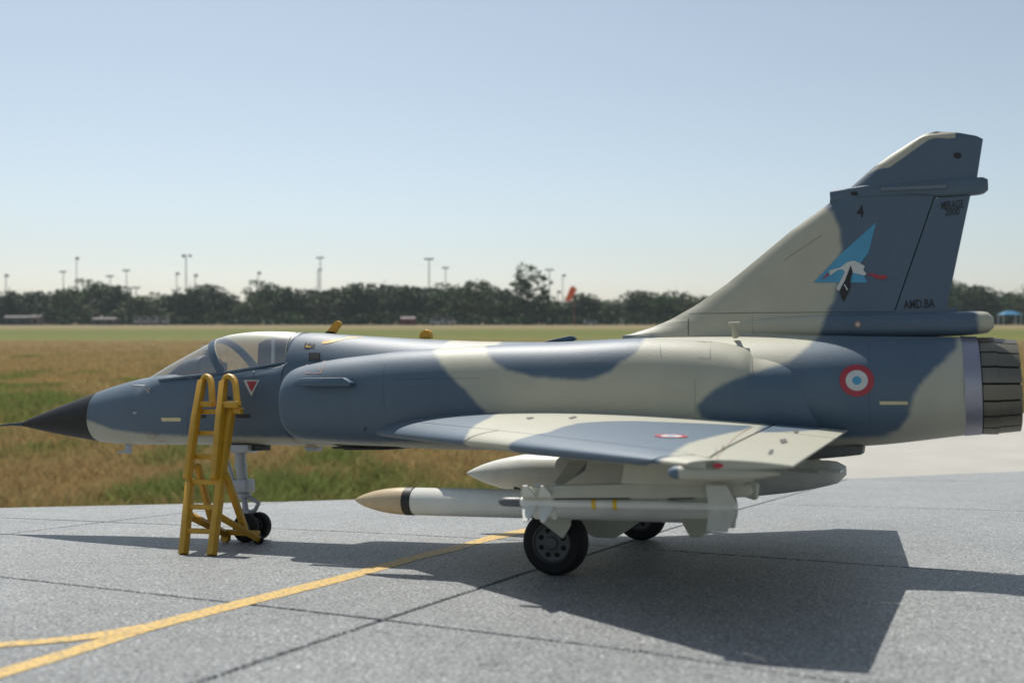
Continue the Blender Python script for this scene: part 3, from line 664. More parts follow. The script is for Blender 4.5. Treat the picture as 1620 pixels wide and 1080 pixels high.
Xc0=unY(250,597)[0]; Xc1=XB
def body_ring(x,a,zb_,zt_,n=72):
    ck=float(np.clip(min((x-Xc0)/.5,(Xc1-x)/.02),0,1)); e=2.15+ck*2.3
    r=ringx(x,0,(zt_+zb_)/2,a,(zt_-zb_)/2+.0,n,2.15); q=ringx(x,0,(zt_+zb_)/2,a,(zt_-zb_)/2+.045*ck,n,e)
    return [b if b[2]>(zt_+zb_)/2 else a_ for a_,b in zip(r,q)]
V,Fc=loft([body_ring(x,a,b_,t_) for x,a,b_,t_ in zip(xs,hw,zb,zt)])
fus=part(jet,'fuselage',(V,Fc),CAMO,camo=camo_side(V),smooth=50)
zc0=(zt[0]+zb[0])/2; h0=(zt[0]-zb[0])/2
# ---- radome and pitot
tip=unY(30,671); RX=np.linspace(0,1,26)
def rad_prof(t): return (t**.86)
rings=[ringx(X0+(tip[0]-X0)*(1-t),0,tip[2]+(zc0-tip[2])*t,max(.335*rad_prof(t),.012),max(h0*rad_prof(t),.012),56,2.1) for t in RX]
rad=part(jet,'radome',loft(rings),M_BLACK)
pt=unY(-12,674.5)
part(jet,'pitot_tube',loft([ringx(x,0,z,r,r,14) for x,z,r in ((pt[0],pt[2],.010),(tip[0]-.2,tip[2]-.0,.018),(tip[0]-.05,tip[2],.026),(tip[0]+.12,tip[2]+.004,.04))]),mat('pitot_metal',(.05,.05,.055),.35,metal=.6),parent=rad)
# ---- intake trunks
TT=top([(440,594),(446,586),(460,580),(485,574),(543,564),(580,560),(620,555),(683,550),(785,544),(900,540),(1009,533),(1063,534),(1125,537.5),(1160,543),(1180,549),(1192,560)],-.72)
TB=top([(444,688),(470,697),(520,702),(700,708),(1000,712),(1200,705)],-.72)
xl=unY(431,640,-1.04)[0]+.02; xe=unY(1193,560,-.72)[0]
txs=np.concatenate([xl+np.array([0,.012,.03,.06,.1,.15]),np.arange(xl+.2,xe-.25,.07),xe-np.array([.2,.16,.12,.09,.06,.04,.02,.0])])
tz=smoothcurve(TT,txs); bz=smoothcurve(TB,txs)
def trunk_ring(x,z1,z0,n=64):
    t=(x-xl); k=min(1,t/.15); back=max(0,(x-(xe-.2))/.2)
    oy=.98+.10*(1-math.exp(-t*1.2)) if x<9 else 1.08-.13*((x-9)/(xe-9))**2
    grow=.93+.07*math.sqrt(max(0,1-(1-k)**2)); sh_=math.sqrt(max(0.0,1-back**2))
    a=.52*grow*(1-.0*back); zc=(z1+z0)/2; b=(z1-z0)/2*grow
    b_top=b; 
    R=[]
    for q in range(n):
        th=2*PI*q/n; c,s=math.cos(th),math.sin(th); e=2.35
        y=a*math.copysign(abs(c)**(2/e),c); z=b*math.copysign(abs(s)**(2/e),s)
        R.append((x,-(oy-.52)+y,zc+z))
    return R
R=[trunk_ring(x,a,b_) for x,a,b_ in zip(txs,tz,bz)]
# inside of the mouth, then the outside
def shrink(r,f,dx): 
    c=np.mean(np.array(r),axis=0); return [(p[0]+dx,c[1]+(p[1]-c[1])*f,c[2]+(p[2]-c[2])*f) for p in r]
mouth=[shrink(R[0],.55,.9),shrink(R[0],.86,.5),shrink(R[0],.95,.05),shrink(R[0],.965,.008)]
# rear shoulder sinks into the body
tail=[]
for k in range(1,9):
    t=k/8; c=np.array([xe+.9,-.30,(tz[-1]+bz[-1])/2]); tail.append([(xe+.9*t if True else 0, p[1]+(c[1]-p[1])*(t**1.4)*.75, p[2]+(c[2]-p[2])*(t**1.2)*.30) for p in R[-1]])
V,Fc=loft(mouth+R+tail)
trn=part(jet,'intake_trunk',(V,Fc),CAMO,camo=camo_side(V),smooth=50)
Vm,Fm=mirror((V,Fc)); part(jet,'intake_trunk',(Vm,Fm),CAMO,camo=camo_side(V),smooth=50)
for s in(1,-1):
    # half-cone in the mouth and dark throat
    c0=unY(393,640,-.62); cx1=xl+.5; zc=c0[2]
    cone=loft([ringx(c0[0]+(cx1-c0[0])*t,-.52,zc+.0,max(.005,.20*t),max(.005,.24*t),28) for t in np.linspace(0,1,8)])
    part(jet,'shock_cone',cone if s==1 else mirror(cone),M_BLUE)
    tr=[shrink(R[0],.80,.35+.001*0)]; cen=np.mean(np.array(tr[0]),axis=0)
    dsk=([tuple(cen)]+tr[0],[(0,1+j,1+(j+1)%64) for j in range(64)]); part(jet,'intake_throat',dsk if s==1 else mirror(dsk),M_DARK)
# aft lower outlet step
# ---- small intake strake
st=[(465,608),(470,601),(478,598),(544,597),(557,605),(556,611),(470,611)]
P=[unY(u,v,-1.10) for u,v in st]; V=[];n=len(P)
for dy in(0,):
    pass
strake_poly=[(p[0],p[2]) for p in P]
strk=part(jet,'intake_strake',([(x,-1.03,z) for x,z in strake_poly]+[(x+.02*(0),-1.15 if z<max(q[1] for q in strake_poly)-.03 else -1.13,z) for x,z in strake_poly],prismY(strake_poly,0,1)[1]),M_BLUE); bevel(strk,.012)
# ---- ring, nozzle, petals
zr=(zt[-1]+zb[-1])/2; hr=(zt[-1]-zb[-1])/2
xr1=X1+.155
part(jet,'exhaust_ring',loft([ringx(X1-.0+d_,0,zr,r_*.49/.49,r_,64) for d_,r_ in ((0.0,.40),(0.0,hr+.006),(.15,hr-.006),(.155,hr-.03),(.155,.3))]),M_METAL)
xn=unY(1610,608)[0]
noz=part(jet,'nozzle_liner',loft([ringx(x,0,zr-.01,r,r,48) for x,r in ((X1+.14,hr-.035),(xn-.012,hr-.076),(xn-.012,hr-.10),(X1+.2,hr-.16))],False,True),M_DARK)
NP=18
for k in range(NP):
    a0=2*PI*(k+.06)/NP; a1=2*PI*(k+.94)/NP; V=[];m=5
    for (x,r) in ((X1+.16,hr-.012),(X1+.3,hr-.012),((X1+xn)/2+.05,hr-.022),(xn,hr-.045)):
        for rr in(r,r-.028):
            for j in range(m+1):
                a=a0+(a1-a0)*j/m; V.append((x,rr*math.cos(a),zr-.01*(x-X1)/.6+rr*math.sin(a)))
    Fc=[];w_=m+1
    for s_ in range(3):
        o0=s_*2*w_; o1=o0+2*w_
        for j in range(m): Fc+=[(o0+j,o0+j+1,o1+j+1,o1+j),(o0+w_+j,o1+w_+j,o1+w_+j+1,o0+w_+j+1)]
        Fc+=[(o0,o1,o1+w_,o0+w_),(o0+m,o0+w_+m,o1+w_+m,o1+m)]
    for j in range(m): Fc+=[(j,w_+j,w_+j+1,j+1),(6*w_+j,6*w_+j+1,7*w_+j+1,7*w_+j)]
    part(jet,'nozzle_petal',(V,Fc),M_PETAL,parent=noz)
# ---- fin
LEp=top([(985,531),(1000,527.5),(1030,518.5),(1060,506),(1100,483.5),(1150,449),(1200,408),(1250,366.5),(1313,321)])
hingeT,hingeB=unY(1478,313),unY(1416,492)
rudT,rudB=unY(1535,310),unY(1497,490)
zs=np.concatenate([np.linspace(LEp[0][1]-.0,LEp[0][1]+.25,14)[:-1],np.linspace(LEp[0][1]+.25,unY(1400,308)[2],34)])
lex=lambda z: float(np.interp(z,[p[1] for p in LEp],[p[0] for p in LEp]))
hx=lambda z: hingeB[0]+(hingeT[0]-hingeB[0])*(z-hingeB[2])/(hingeT[2]-hingeB[2])
rx=lambda z: rudB[0]+(rudT[0]-rudB[0])*(z-rudB[2])/(rudT[2]-rudB[2])
def fin_half(t,te=1.0): return (max(t,0)**.5)*(1-.55*t)*1.25
def finring(x0,x1,z,th,thr,m=22,v0=0,v1=1,chord=None):
    up=[];
    for j in range(m+1):
        t=j/m; t=t*t*(3-2*t)*.4+t*.6; x=x0+(x1-x0)*t; vv=v0+(v1-v0)*t
        up.append((x,vv))
    f=lambda v: th*min(1.0,(1-math.exp(-v*9)))*(1-.62*max(0,v-.25)/.75)
    return [(x,-f(v),z) for x,v in up]+[(x,f(v),z) for x,v in up[::-1]]
thk=lambda z: float(np.interp(z,[2.5,3.0,4.5],[.125,.10,.05]))
rings=[]
for z in zs:
    x0=lex(z); xe_=hx(z)-.006 if z>hingeB[2] else unY(1516,520)[0]
    cv=(hx(z)-x0)/(rx(z)-x0) if z>hingeB[2] else 1
    rings.append((z,x0,xe_,cv))
zcut=hingeB[2]
low=[finring(x0,xe_,z,thk(z),0) for z,x0,xe_,cv in rings if z<=zcut]+[finring(lex(zcut+.0),unY(1516,520)[0],zcut,thk(zcut),0)]
low=[[(x,y,z) for x,y,z in finring(lex(max(zs[0],zs[0])),unY(1516,520)[0],zs[0]-.12,.16,0)]]+low
V1=loft(low); up_=[finring(lex(zcut),hx(zcut)-.006,zcut,thk(zcut),0,v1=(hx(zcut)-lex(zcut))/(rx(zcut)-lex(zcut)))]+[finring(x0,xe_,z,thk(z),0,v1=cv) for z,x0,xe_,cv in rings if z>zcut]
V2=loft(up_); V,Fc=join(V1,V2)
# refine for camouflage
fin=part(jet,'fin',(V,Fc),CAMO,camo=camo_fin(V),smooth=40)
rr_=[]
for z in np.linspace(rudB[2]+.015,rudT[2],14):
    c0=lex(z); v0=(hx(z)+.006-c0)/(rx(z)-c0); rr_.append(finring(hx(z)+.006,rx(z),z,thk(z),0,v0=v0,v1=1))
rud=part(jet,'rudder',loft(rr_),CAMO,camo=np.full(len(rr_)*46,.3),smooth=40)
part(jet,'rudder_hinge',tube([(hx(rudB[2]+.02),0,rudB[2]+.02),(hx(hingeT[2]),0,hingeT[2])],.02,8),M_LINE,parent=rud)
# tip above the bullet
TL=top([(1313,303),(1345,297.5),(1385,262),(1410,245),(1440,225.5),(1458,214.5),(1468,210.5),(1480,208.5)])
TLz=[p[1] for p in TL]; TLx=[p[0] for p in TL]
tt=unY(1555,221); tb=unY(1541,312)
tex=lambda z: tb[0]+(tt[0]-tb[0])*(z-tb[2])/(tt[2]-tb[2])
zt0=unY(1340,300)[2]; ztop=TL[-1][1]
TOPX=top([(1480,208.5),(1512,210),(1545,216),(1555,221)])
rings=[]
for z in list(np.linspace(zt0-.12,tt[2],60))+list(np.linspace(tt[2]+.006,ztop,14)):
    x0=float(np.interp(z,TLz,TLx)); 
    x1=tex(z) if z<=tt[2] else float(np.interp(z,[p[1] for p in TOPX[::-1]],[p[0] for p in TOPX[::-1]]))
    if z<zt0: x0=TLx[0]+.03
    e=1 if z<ztop-.05 else max(.25,(ztop-z)/.05)
    rings.append(finring(x0,max(x1,x0+.02),z,thk(z)*e,0,m=64))
V,Fc=loft(rings); part(jet,'fin_tip',(V,Fc),CAMO,camo=camo_fin(V),smooth=40)
def fairing(pts_top,pts_bot,hwid,name,fn,m=CAMO,n=28,e=2.3,k=40,Y=0.0,parent=None,cam=None):
    Tn=top(pts_top,Y);Bn=top(pts_bot,Y); xa=max(Tn[0][0],Bn[0][0]); xb=min(Tn[-1][0],Bn[-1][0]); X=np.linspace(xa,xb,k)
    zt_=smoothcurve(Tn,X); zb_=smoothcurve(Bn,X); hh=smoothcurve([(xa+(xb-xa)*t,h) for t,h in hwid],X)
    V,Fc=loft([ringx(x,Y,(a+b)/2,h,(a-b)/2,n,e) for x,a,b,h in zip(X,zt_,zb_,hh)])
    return part(jet,name,(V,Fc),m,camo=(fn(V) if fn else None),smooth=45)
fairing([(1313,303),(1345,298),(1420,290),(1500,284),(1543,281.5),(1558,281.5),(1563,285)],[(1313,322),(1345,316),(1420,311),(1500,312),(1545,308.5),(1558,305.5),(1563,301)],[(0,.03),(.15,.055),(.6,.075),(.9,.075),(1,.06)],'fin_bullet',camo_fin,e=3.2)
bl=top([(1394,300),(1394,305),(1497,301),(1497,295.5)]); part(jet,'antenna_strip',prismY(bl,-.095,.095),M_HSTRIP)
fairing([(1090,520),(1200,502),(1330,497),(1440,495),(1515,493.5),(1550,493),(1566,496),(1572,503)],[(1090,534),(1200,534),(1330,534),(1440,533),(1515,531),(1550,528),(1566,525.5),(1572,519)],[(0,.08),(.25,.13),(.5,.155),(.93,.155),(.985,.13),(1,.09)],'drag_chute_housing',camo_fin,e=2.8,k=60)
# ---- wing
At=4.2; pt_te=unY(1254,738,-At); pt_le=unY(1085,735,-At); Xt=pt_le[0]; SW=(Xt-unY(603,682,-1.04)[0])/(At-1.04)
xle=lambda a: Xt-SW*(At-a)
xte_r=unY(1336,684,-.80)[0]; xte=lambda a: xte_r+(pt_te[0]-xte_r)*(a-.8)/(At-.8)
lp=[unP(u,v,(Xt,-At,0),(1,SW,0)) for u,v in ((620,687),(729,698),(801,706),(900,716),(991,726),(1058,732),(1079,735))]
la=[-p[1] for p in lp]; lz=[p[2] for p in lp]
cf=np.polyfit(la,lz,1); zle=lambda a: cf[0]*a+cf[1]
zte_t=pt_te[2]; zte_r=unY(1336,684,-.80)[2]; zte=lambda a: zte_r+(zte_t-zte_r)*(a-.8)/(At-.8)
crest=[unY(u,v,-1.06) for u,v in ((700,666),(800,658),(930,655),(1060,660),(1200,670))]
shp=lambda v: (max(v,0)**.55)*(1-v)/.3535 if v<1 else 0
def zc_(a,v): return zle(a)+(zte(a)-zle(a))*v
ch=lambda a:xte(a)-xle(a)
req=[(p[2]-zc_(1.06,(p[0]-xle(1.06))/ch(1.06)))/max(.2,shp((p[0]-xle(1.06))/ch(1.06))) for p in crest]
TU=float(np.mean(req[1:]))
TU=min(max(TU,.06),.30)
tu=lambda a: max(.02,TU*(ch(a)/ch(1.06))**1.0)
CV=[]
for p in crest: CV.append(p)
def zup(a,v): return zc_(a,v)+tu(a)*shp(v)+.006
def zlo(a,v): return zc_(a,v)-.55*min(tu(a),.12)*shp(v)-.10*(1-v)*(v**.4)*(0 if a>3.9 else 1)*.6-.006
def wing_piece(a0,a1,f0,f1,na=40,nv=30):
    rings=[]
    for a in np.linspace(a0,a1,na):
        v0,v1=f0(a),f1(a); vs=[v0+(v1-v0)*(t**1.6 if v0==0 else t) for t in np.linspace(0,1,nv)]
        rings.append([(xle(a)+ch(a)*v,-a,zup(a,v)) for v in vs]+[(xle(a)+ch(a)*v,-a,zlo(a,v)) for v in vs[::-1]])
    return loft(rings)
SL=.34
vsl=lambda a: min(.3,SL/ch(a)) 
# paint areas on the wing's upper side (X, Y)
_v,_f=wing_piece(.55,At,lambda a:0,lambda a:1,60,60)
WBVH=BVHTree.FromPolygons([tuple(p) for p in _v],[tuple(f) for f in _f])
crestx=lambda u: unY(u,float(np.interp(u,[600,700,800,930,1060,1200,1333],[680,666,658,655,660,670,683])),-1.06)[0]
def wpt(q):
    if q[0]=='C': return (crestx(q[1]),-.2)
    if q[0]=='L': p=unP(q[1],q[2],(Xt,-At,0),(1,SW,0)); return (p[0]-.35,p[1]-.05)
    h=WBVH.ray_cast(Vector(CAM_LOCAL),Vector(ray(*q)).normalized())
    return (h[0].x,h[0].y) if h[0] else None
h1=wpt((1197,676)); h2=wpt((1139,728));
XHA=(h1[0]+h2[0])/2; SLH=0.0
vh=lambda a:max(.06,(XHA-xle(a))/ch(a))
def wz(pts): return [p for p in map(wpt,pts) if p]
BW=[wz([('C',500),('C',772),(772,662),(752,672),(742,682),(738,692),('L',735,700),('L',560,680)]),
    wz([('L',812,707),(822,694),(845,688),(870,683),(890,675),(915,669),(960,666),(1000,665.5),(1060,667.5),(1120,670),(1170,672.5),(1196,673.5),(1172,681),(1130,690),(1095,699),(1070,712),(1060,722),('L',1060,731)]),
    wz([('C',1200),('C',1300),(1290,680),(1262,682),(1225,683.5),(1196,684)])]
#print('BW',[[(round(a,2),round(b,2)) for a,b in q] for q in BW])
def camo_wing(V):
    P=np.array(V)[:,:2]; P=np.stack([P[:,0],-np.abs(P[:,1])],1); s=multi_sdf(P,BW)
    zz=np.array(V); a=-np.abs(zz[:,1]); c=np.array([zc_(-q,min(1,max(0,(x-xle(-q))/ch(-q)))) for q,x in zip(a,zz[:,0])])
    vv=np.array([(x-xle(-q))/ch(-q) for q,x in zip(a,zz[:,0])]); return np.where(zz[:,2]<c-.012-.05*(vv<.06),-.3,s)
g=.012
wp=lambda: [('wing_panel',wing_piece(.55,At,lambda a:vsl(a)+(g/ch(a)),lambda a:vh(a)-g/ch(a),60,46)),
  ('leading_edge_slat',wing_piece(.9,2.28,lambda a:0,vsl,34,20)),('leading_edge_slat',wing_piece(2.30,3.98,lambda a:0,vsl,34,20)),('wing_tip_edge',wing_piece(4.0,At,lambda a:0,vsl,8,16)),
  ('elevon',wing_piece(.45,1.65,lambda a:vh(a)+g/ch(a),lambda a:1,14,14)),('elevon',wing_piece(1.67,At,lambda a:vh(a)+g/ch(a),lambda a:1,40,14))]
wing_objs=[]
for side in(0,1):
    for nm,vf in wp():
        v=vf if side==0 else mirror(vf); o=part(jet,nm,v,CAMO,camo=camo_wing(v[0]),smooth=45)
        if side==0: wing_objs.append(o)
def stripe_wing(pts,w_,name,m):   # thin strip lying on the upper side
    P=[unZ(u,v,1.3) for u,v in pts]
# actuator fairing under the outer wing (near and far)
def outer_fairing(sg):
    a=4.15; x0=unY(1056,747,-a); x1=unY(1150,749,-a); zc=x0[2]
    prof=[(0,.004),(.015,.028),(.05,.044),(.12,.05),(.42,.05),(.62,.035),(.75,.008)]
    vf=lathex(prof,-a,zc,20,x0=x0[0]); 
    return vf if sg==1 else mirror(vf)
for sg in(1,-1): part(jet,'actuator_fairing',outer_fairing(sg),CAMO,camo=np.where(np.array(outer_fairing(sg)[0])[:,0]<unY(1082,747,-4.15)[0],.2,-.2))
lp_=unY(1137,736,-4.18); 
part(jet,'tip_light',loft([ringx(lp_[0]+x*1.0,-4.19,lp_[2],r*.7,r,16) for x,r in ((-.05,.003),(-.035,.015),(0,.023),(.03,.018),(.05,.003))]),mat('red_lens',(.45,.01,.03),.25))
# ---- canopy
def arc(sill, crown, n=15, e=2.2, full=True, hy=None):
    ps=unY(*sill,-.42) if hy is None else unY(*sill,-hy); pc=unY(*crown,0.0); h=abs(ps[1]); R=[]
    K=range(-n,n+1)
    for k in K:
        t=PI/2*k/n; c=math.cos(t)**(2/e); s=1-abs(math.sin(t))**e if False else math.cos(t)
        R.append((ps[0]+(pc[0]-ps[0])*c, h*math.copysign(abs(math.sin(t))**(2/e),math.sin(t)), ps[2]-.02+(pc[2]-ps[2]+.02)*c))
    return R
def between(A,B,t): return [tuple(np.array(a)+(np.array(b)-np.array(a))*t) for a,b in zip(A,B)]
W=[arc((253,599),(249,595.5),hy=.30),arc((275,596),(279,577),hy=.36),arc((310,592),(318,555),hy=.40),arc((345,588),(350,537.5))]
CN=[arc((357,587),(354,535)),arc((375,583),(368,530)),arc((400,579),(395,526)),arc((425,576),(425,524.5)),arc((445,572),(456,525)),arc((455,569),(486,527))]
def dens(A,k=6):
    out=[]
    for i in range(len(A)-1):
        for j in range(k): out.append(between(A[i],A[i+1],j/k))
    out.append(A[-1])
    # light smoothing along the length
    arr=np.array(out)
    for _ in range(6): arr[1:-1]=.25*arr[:-2]+.5*arr[1:-1]+.25*arr[2:]
    return [list(map(tuple,r)) for r in arr]
def glass(name,A):
    V,Fc=loft(dens(A),False,False,closed=False); o=part(jet,name,(V,Fc),M_GLASS,smooth=60); return o
ws=glass('windshield',W); cn=glass('canopy_glass',CN)
def frame(path,r,name='canopy_frame',m=M_BLUE,flat=1.0,parent=None): return part(jet,name,tube(path,r,8,flat),m,parent=parent,smooth=60)
mid=between(W[-1],CN[0],.5)
def band(A,B,name,m,off=.012,inner=.03):
    c=np.mean(np.array(A),axis=0); c[2]-=.2
    def outw(r,d): return [tuple(np.array(p)+(np.array(p)-c)/np.linalg.norm(np.array(p)-c)*d) for p in r]
    R=[outw(A,-inner),outw(A,off),outw(B,off),outw(B,-inner)]
    n=len(A); V=[p for r in R for p in r]; Fc=[]
    for i in range(4):
        for j in range(n-1): Fc.append((i*n+j,i*n+j+1,((i+1)%4)*n+j+1,((i+1)%4)*n+j))
    Fc+= [(0,n,2*n,3*n),(n-1,2*n-1,3*n-1,4*n-1)]
    return part(jet,name,(V,Fc),m,smooth=40)
band(arc((345,590),(345,539)),arc((358,589),(354,535)),'canopy_bow',M_BLUE)
band(arc((453,571),(484,527)),arc((458,571),(489,527)),'canopy_rear_frame',M_BLUE,.008,.02)
for sg in(-1,1):
    sp=[np.array(unY(u,v,-.435)) for u,v in ((252,600),(300,594),(345,590),(400,581),(455,571.5))]
    frame([(p[0],p[1]*-sg if sg==1 else p[1],p[2]-.012) for p in sp],.022,'canopy_sill')
for A_,B_t in ((CN[0],.03),(W[-1],0)):
    frame(A_[2:-2],.009,'canopy_seal',M_PALE)
frame(between(CN[-2],CN[-1],.75)[2:-2],.009,'canopy_seal',M_PALE)
# cockpit: tub floor is the body; coaming, instrument hood, head-up sight, seat, bulkhead
cm=[unY(u,v,0) for u,v in ((262,592),(285,584),(305,574),(325,570),(334,566),(338,590))]
part(jet,'instrument_hood',loft([ringx(x,0,z0-.07,a,b,24) for x,z0,a,b in ((cm[0][0],cm[0][2],.10,.02),(cm[1][0],cm[1][2],.20,.07),(cm[2][0],cm[2][2]-.0,.27,.11),(cm[3][0],cm[3][2],.29,.14),(cm[4][0],cm[4][2]-.03,.28,.13))]),M_COCK)
hd=unY(331,553,0); hb=unY(330,575,0); 
part(jet,'head_up_sight',tube([hb,(hd[0]-.02,0,hd[2]-.05),(hd[0],0,hd[2])],[.05,.045,.03],8),M_COCK)
part(jet,'head_up_glass',box((hd[0]-.06,0,hd[2]-.0),(.015,.16,.14)),M_GLASS)
pa=unY(335,571,0)
part(jet,'instrument_panel',box((pa[0]+.04,0,pa[2]-.12),(.05,.5,.22)),M_COCK)
s0=unY(413,573,-.1); s1=unY(440,536,-.1)
seat=part(jet,'ejection_seat',prismY([(s0[0],s0[2]-.12),(s0[0]+.10,s0[2]-.12),(s0[0]+.50,s0[2]-.05),(s0[0]+.56,s1[2]-.06),(s0[0]+.48,s1[2]-.0),(s0[0]+.15,s1[2]+.0),(s0[0]+.02,s1[2]-.05)],-.20,.20),M_SEAT); bevel(seat,.02)
hr_=part(jet,'headrest',box((s0[0]+.03,0,s1[2]-.13),(.10,.28,.20)),M_COCK,parent=seat); bevel(hr_,.02)
for sg in(-.235,.235): part(jet,'seat_rail',box((s0[0]+.30,sg,(s0[2]+s1[2])/2-.02),(.05,.03,.36)),M_GEAR,parent=seat)
part(jet,'rear_deck',box((s0[0]+.85,0,s0[2]+.08),(.45,.5,.22)),M_COCK)
# ---- decals laid on the surfaces
dg=bpy.context.evaluated_depsgraph_get()
def bvh_of(objs):
    V=[];Fc=[]
    for o in objs:
        n=len(V); b=jet.base; V+=[tuple(np.array(v.co)+b) for v in o.data.vertices]; Fc+=[tuple(i+n for i in p.vertices) for p in o.data.polygons]
    return BVHTree.FromPolygons(V,Fc,epsilon=0)
side_objs=[o for o in jet.o.children if o.name.split('.')[0] in('fuselage','intake_trunk','radome','fin','rudder','fin_tip','fin_bullet','drag_chute_housing')]
BS=bvh_of(side_objs); BWg=bvh_of(wing_objs)
def tri_poly(P2,maxe=.09):
    bm=bmesh.new(); vs=[bm.verts.new((p[0],p[1],0)) for p in P2]; bm.faces.new(vs); bmesh.ops.triangulate(bm,faces=bm.faces)
    for _ in range(7):
        es=[e for e in bm.edges if e.calc_length()>maxe]
        if not es: break
        bmesh.ops.subdivide_edges(bm,edges=es,cuts=1); bmesh.ops.triangulate(bm,faces=[f for f in bm.faces if len(f.verts)>3])
    bm.verts.index_update(); V=[(v.co.x,v.co.y) for v in bm.verts]; Fc=[tuple(v.index for v in f.verts) for f in bm.faces]; bm.free(); return V,Fc
def on_side(V2,off=.004):
    out=[]
    for x,z in V2:
        h=BS.ray_cast(Vector((x,-6,z)),Vector((0,1,0)))
        y=h[0].y-off if h[0] else None; out.append([x,y,z])
    ys=[o[1] for o in out if o[1] is not None]; 
    for o in out:
        if o[1] is None: o[1]=min(ys) if ys else -.1
    return out
def on_wing(V2,off=.004):
    out=[]
    for x,y in V2:
        h=BWg.ray_cast(Vector((x,y,5)),Vector((0,0,-1))); out.append([x,y,(h[0].z+off) if h[0] else 1.3])
    return out
def px_side(pts,Yg=-.9):          # picture measurements -> (X,Z) on the actual surface
    out=[]
    for u,v in pts:
        r=ray(u,v); h=BS.ray_cast(Vector(CAM_LOCAL),Vector(r).normalized()); p=h[0] if h[0] else Vector(unY(u,v,Yg)); out.append((p.x,p.z))
    return out
def px_wing(pts):
    out=[]
    for u,v in pts:
        h=BWg.ray_cast(Vector(CAM_LOCAL),Vector(ray(u,v)).normalized()); p=h[0] if h[0] else Vector((11,-2.5,0)); out.append((p.x,p.y))
    return out
def decal(name,pts,m,off=.004,surf='side',parent=None,label=None,raw=False):
    P=pts if raw else (px_side(pts) if surf=='side' else px_wing(pts))
    V,Fc=tri_poly(P); V3=on_side(V,off) if surf=='side' else on_wing(V,off)
    return part(jet,name,(V3,Fc),m,smooth=60,parent=parent,label=label,fix=False)
def annulus(cx,cy,r0,r1,n=48,k=3):
    V=[];Fc=[]
    for i in range(k+1):
        r=r0+(r1-r0)*i/k
        for j in range(n): V.append((cx+r*math.cos(2*PI*j/n),cy+r*math.sin(2*PI*j/n)))
    for i in range(k):
        for j in range(n): Fc.append((i*n+j,i*n+(j+1)%n,(i+1)*n+(j+1)%n,(i+1)*n+j))
    return V,Fc
def roundel(c,R,surf,off=.004,sy=1.0,name='roundel'):
    obs=[]
    for nm,r0,r1,m in ((name,.64*R,R,M_RED),('roundel_white',.27*R,.64*R,M_DWHITE),('roundel_centre',.004,.27*R,M_CYAN)):
        V,Fc=annulus(*c,r0,r1); V=[(x,c[1]+(y-c[1])*sy) for x,y in V]; V3=on_side(V,off) if surf=='side' else on_wing(V,off)
        obs.append(part(jet,nm,(V3,Fc),m,smooth=60,parent=obs[0] if obs else None,fix=False))
c=px_side([(1355.5,601.5)])[0]; e_=px_side([(1383,601.5)])[0]; roundel(c,abs(e_[0]-c[0]),'side',.006)
c=px_wing([(1062,690)])[0]; e_=px_wing([(1089,691)])[0]; roundel(c,abs(e_[0]-c[0]),'wing',.005)
# rescue triangle
decal('rescue_triangle',[(386,601),(411,601),(398,627)],M_DWHITE,.005); decal('rescue_triangle',[(390.5,603),(407.5,603),(398.5,620)],M_RED,.008)
# formation light strips
def strip(u0,u1,v,h,m=M_STRIP,name='formation_strip'): decal(name,[(u0,v-h/2),(u0+1.5,v-h/2-.3),(u1-1.5,v-h/2-.3),(u1,v),(u1-1.5,v+h/2),(u0+1.5,v+h/2)],m,.006)
strip(255,287,663.5,5.5); strip(1391,1437,637.5,5)
for q in ([(489,558),(507,558),(507,571),(489,571)],): decal('vent_grille',q,M_DBLACK,.005)
for a,b in ((491,505),):
    for v in (560.5,563.5,566.5,569.0): decal('vent_grille',[(a,v),(b,v),(b,v+1),(a,v+1)],M_DSTEN,.008)
decal('small_emblem',[(482,544),(485,541),(488,545),(491,542),(494,546),(497,542),(499,546),(496,551),(490,549),(486,552),(481,550)],M_DBLACK,.005)
decal('small_emblem',[(485,545),(489,548),(493,547),(491,550),(485,549)],M_DYEL,.009)
decal('walkway_mark',[(509,540),(525,537),(545,535),(545,536.5),(524,542),(511,544)],M_DYEL,.006)
decal('walkway_mark',[(547,533.5),(575,531.8),(575,533),(547,536)],M_DYEL,.006)
# dark slots beside the steps
decal('step_slot',[(346,627),(366,627),(366,632),(346,632)],M_DBLACK,.006); decal('step_slot',[(374,655),(396,655),(396,661),(374,661)],M_DBLACK,.006)
decal('step_slot',[(305,656),(326,656),(326,661),(305,661)],M_DBLACK,.006); decal('intake_mark',[(576,679),(579,675),(581,676),(577,683)],M_DBLACK,.006)
# faded red frame near the top of the intake and the nose ring marks
def outline(pts,w_,m,name,off=.006,surf='side'):
    for i in range(len(pts)-1):
        (a,b),(c_,d_)=pts[i],pts[i+1]; L_=math.hypot(c_-a,d_-b); nx,ny=-(d_-b)/L_*w_/2,(c_-a)/L_*w_/2
        decal(name,[(a+nx,b+ny),(c_+nx,d_+ny),(c_-nx,d_-ny),(a-nx,b-ny)],m,off,surf)
outline([(488,576),(484,590),(508,590),(514,576)],1.0,M_DPINK,'warning_outline'); outline([(508,590),(516,570)],1.0,M_DPINK,'warning_outline')
outline([(232,685),(236,683.5),(242,685),(247,689),(246,693.5),(241,694.5),(234,691),(232,685)],.8,M_DPINK,'nose_ring_mark')
outline([(251,697),(256,698),(262,697),(264,701)],.8,M_DPINK,'nose_ring_mark'); outline([(245,690),(252,691)],.8,M_DPINK,'nose_ring_mark')
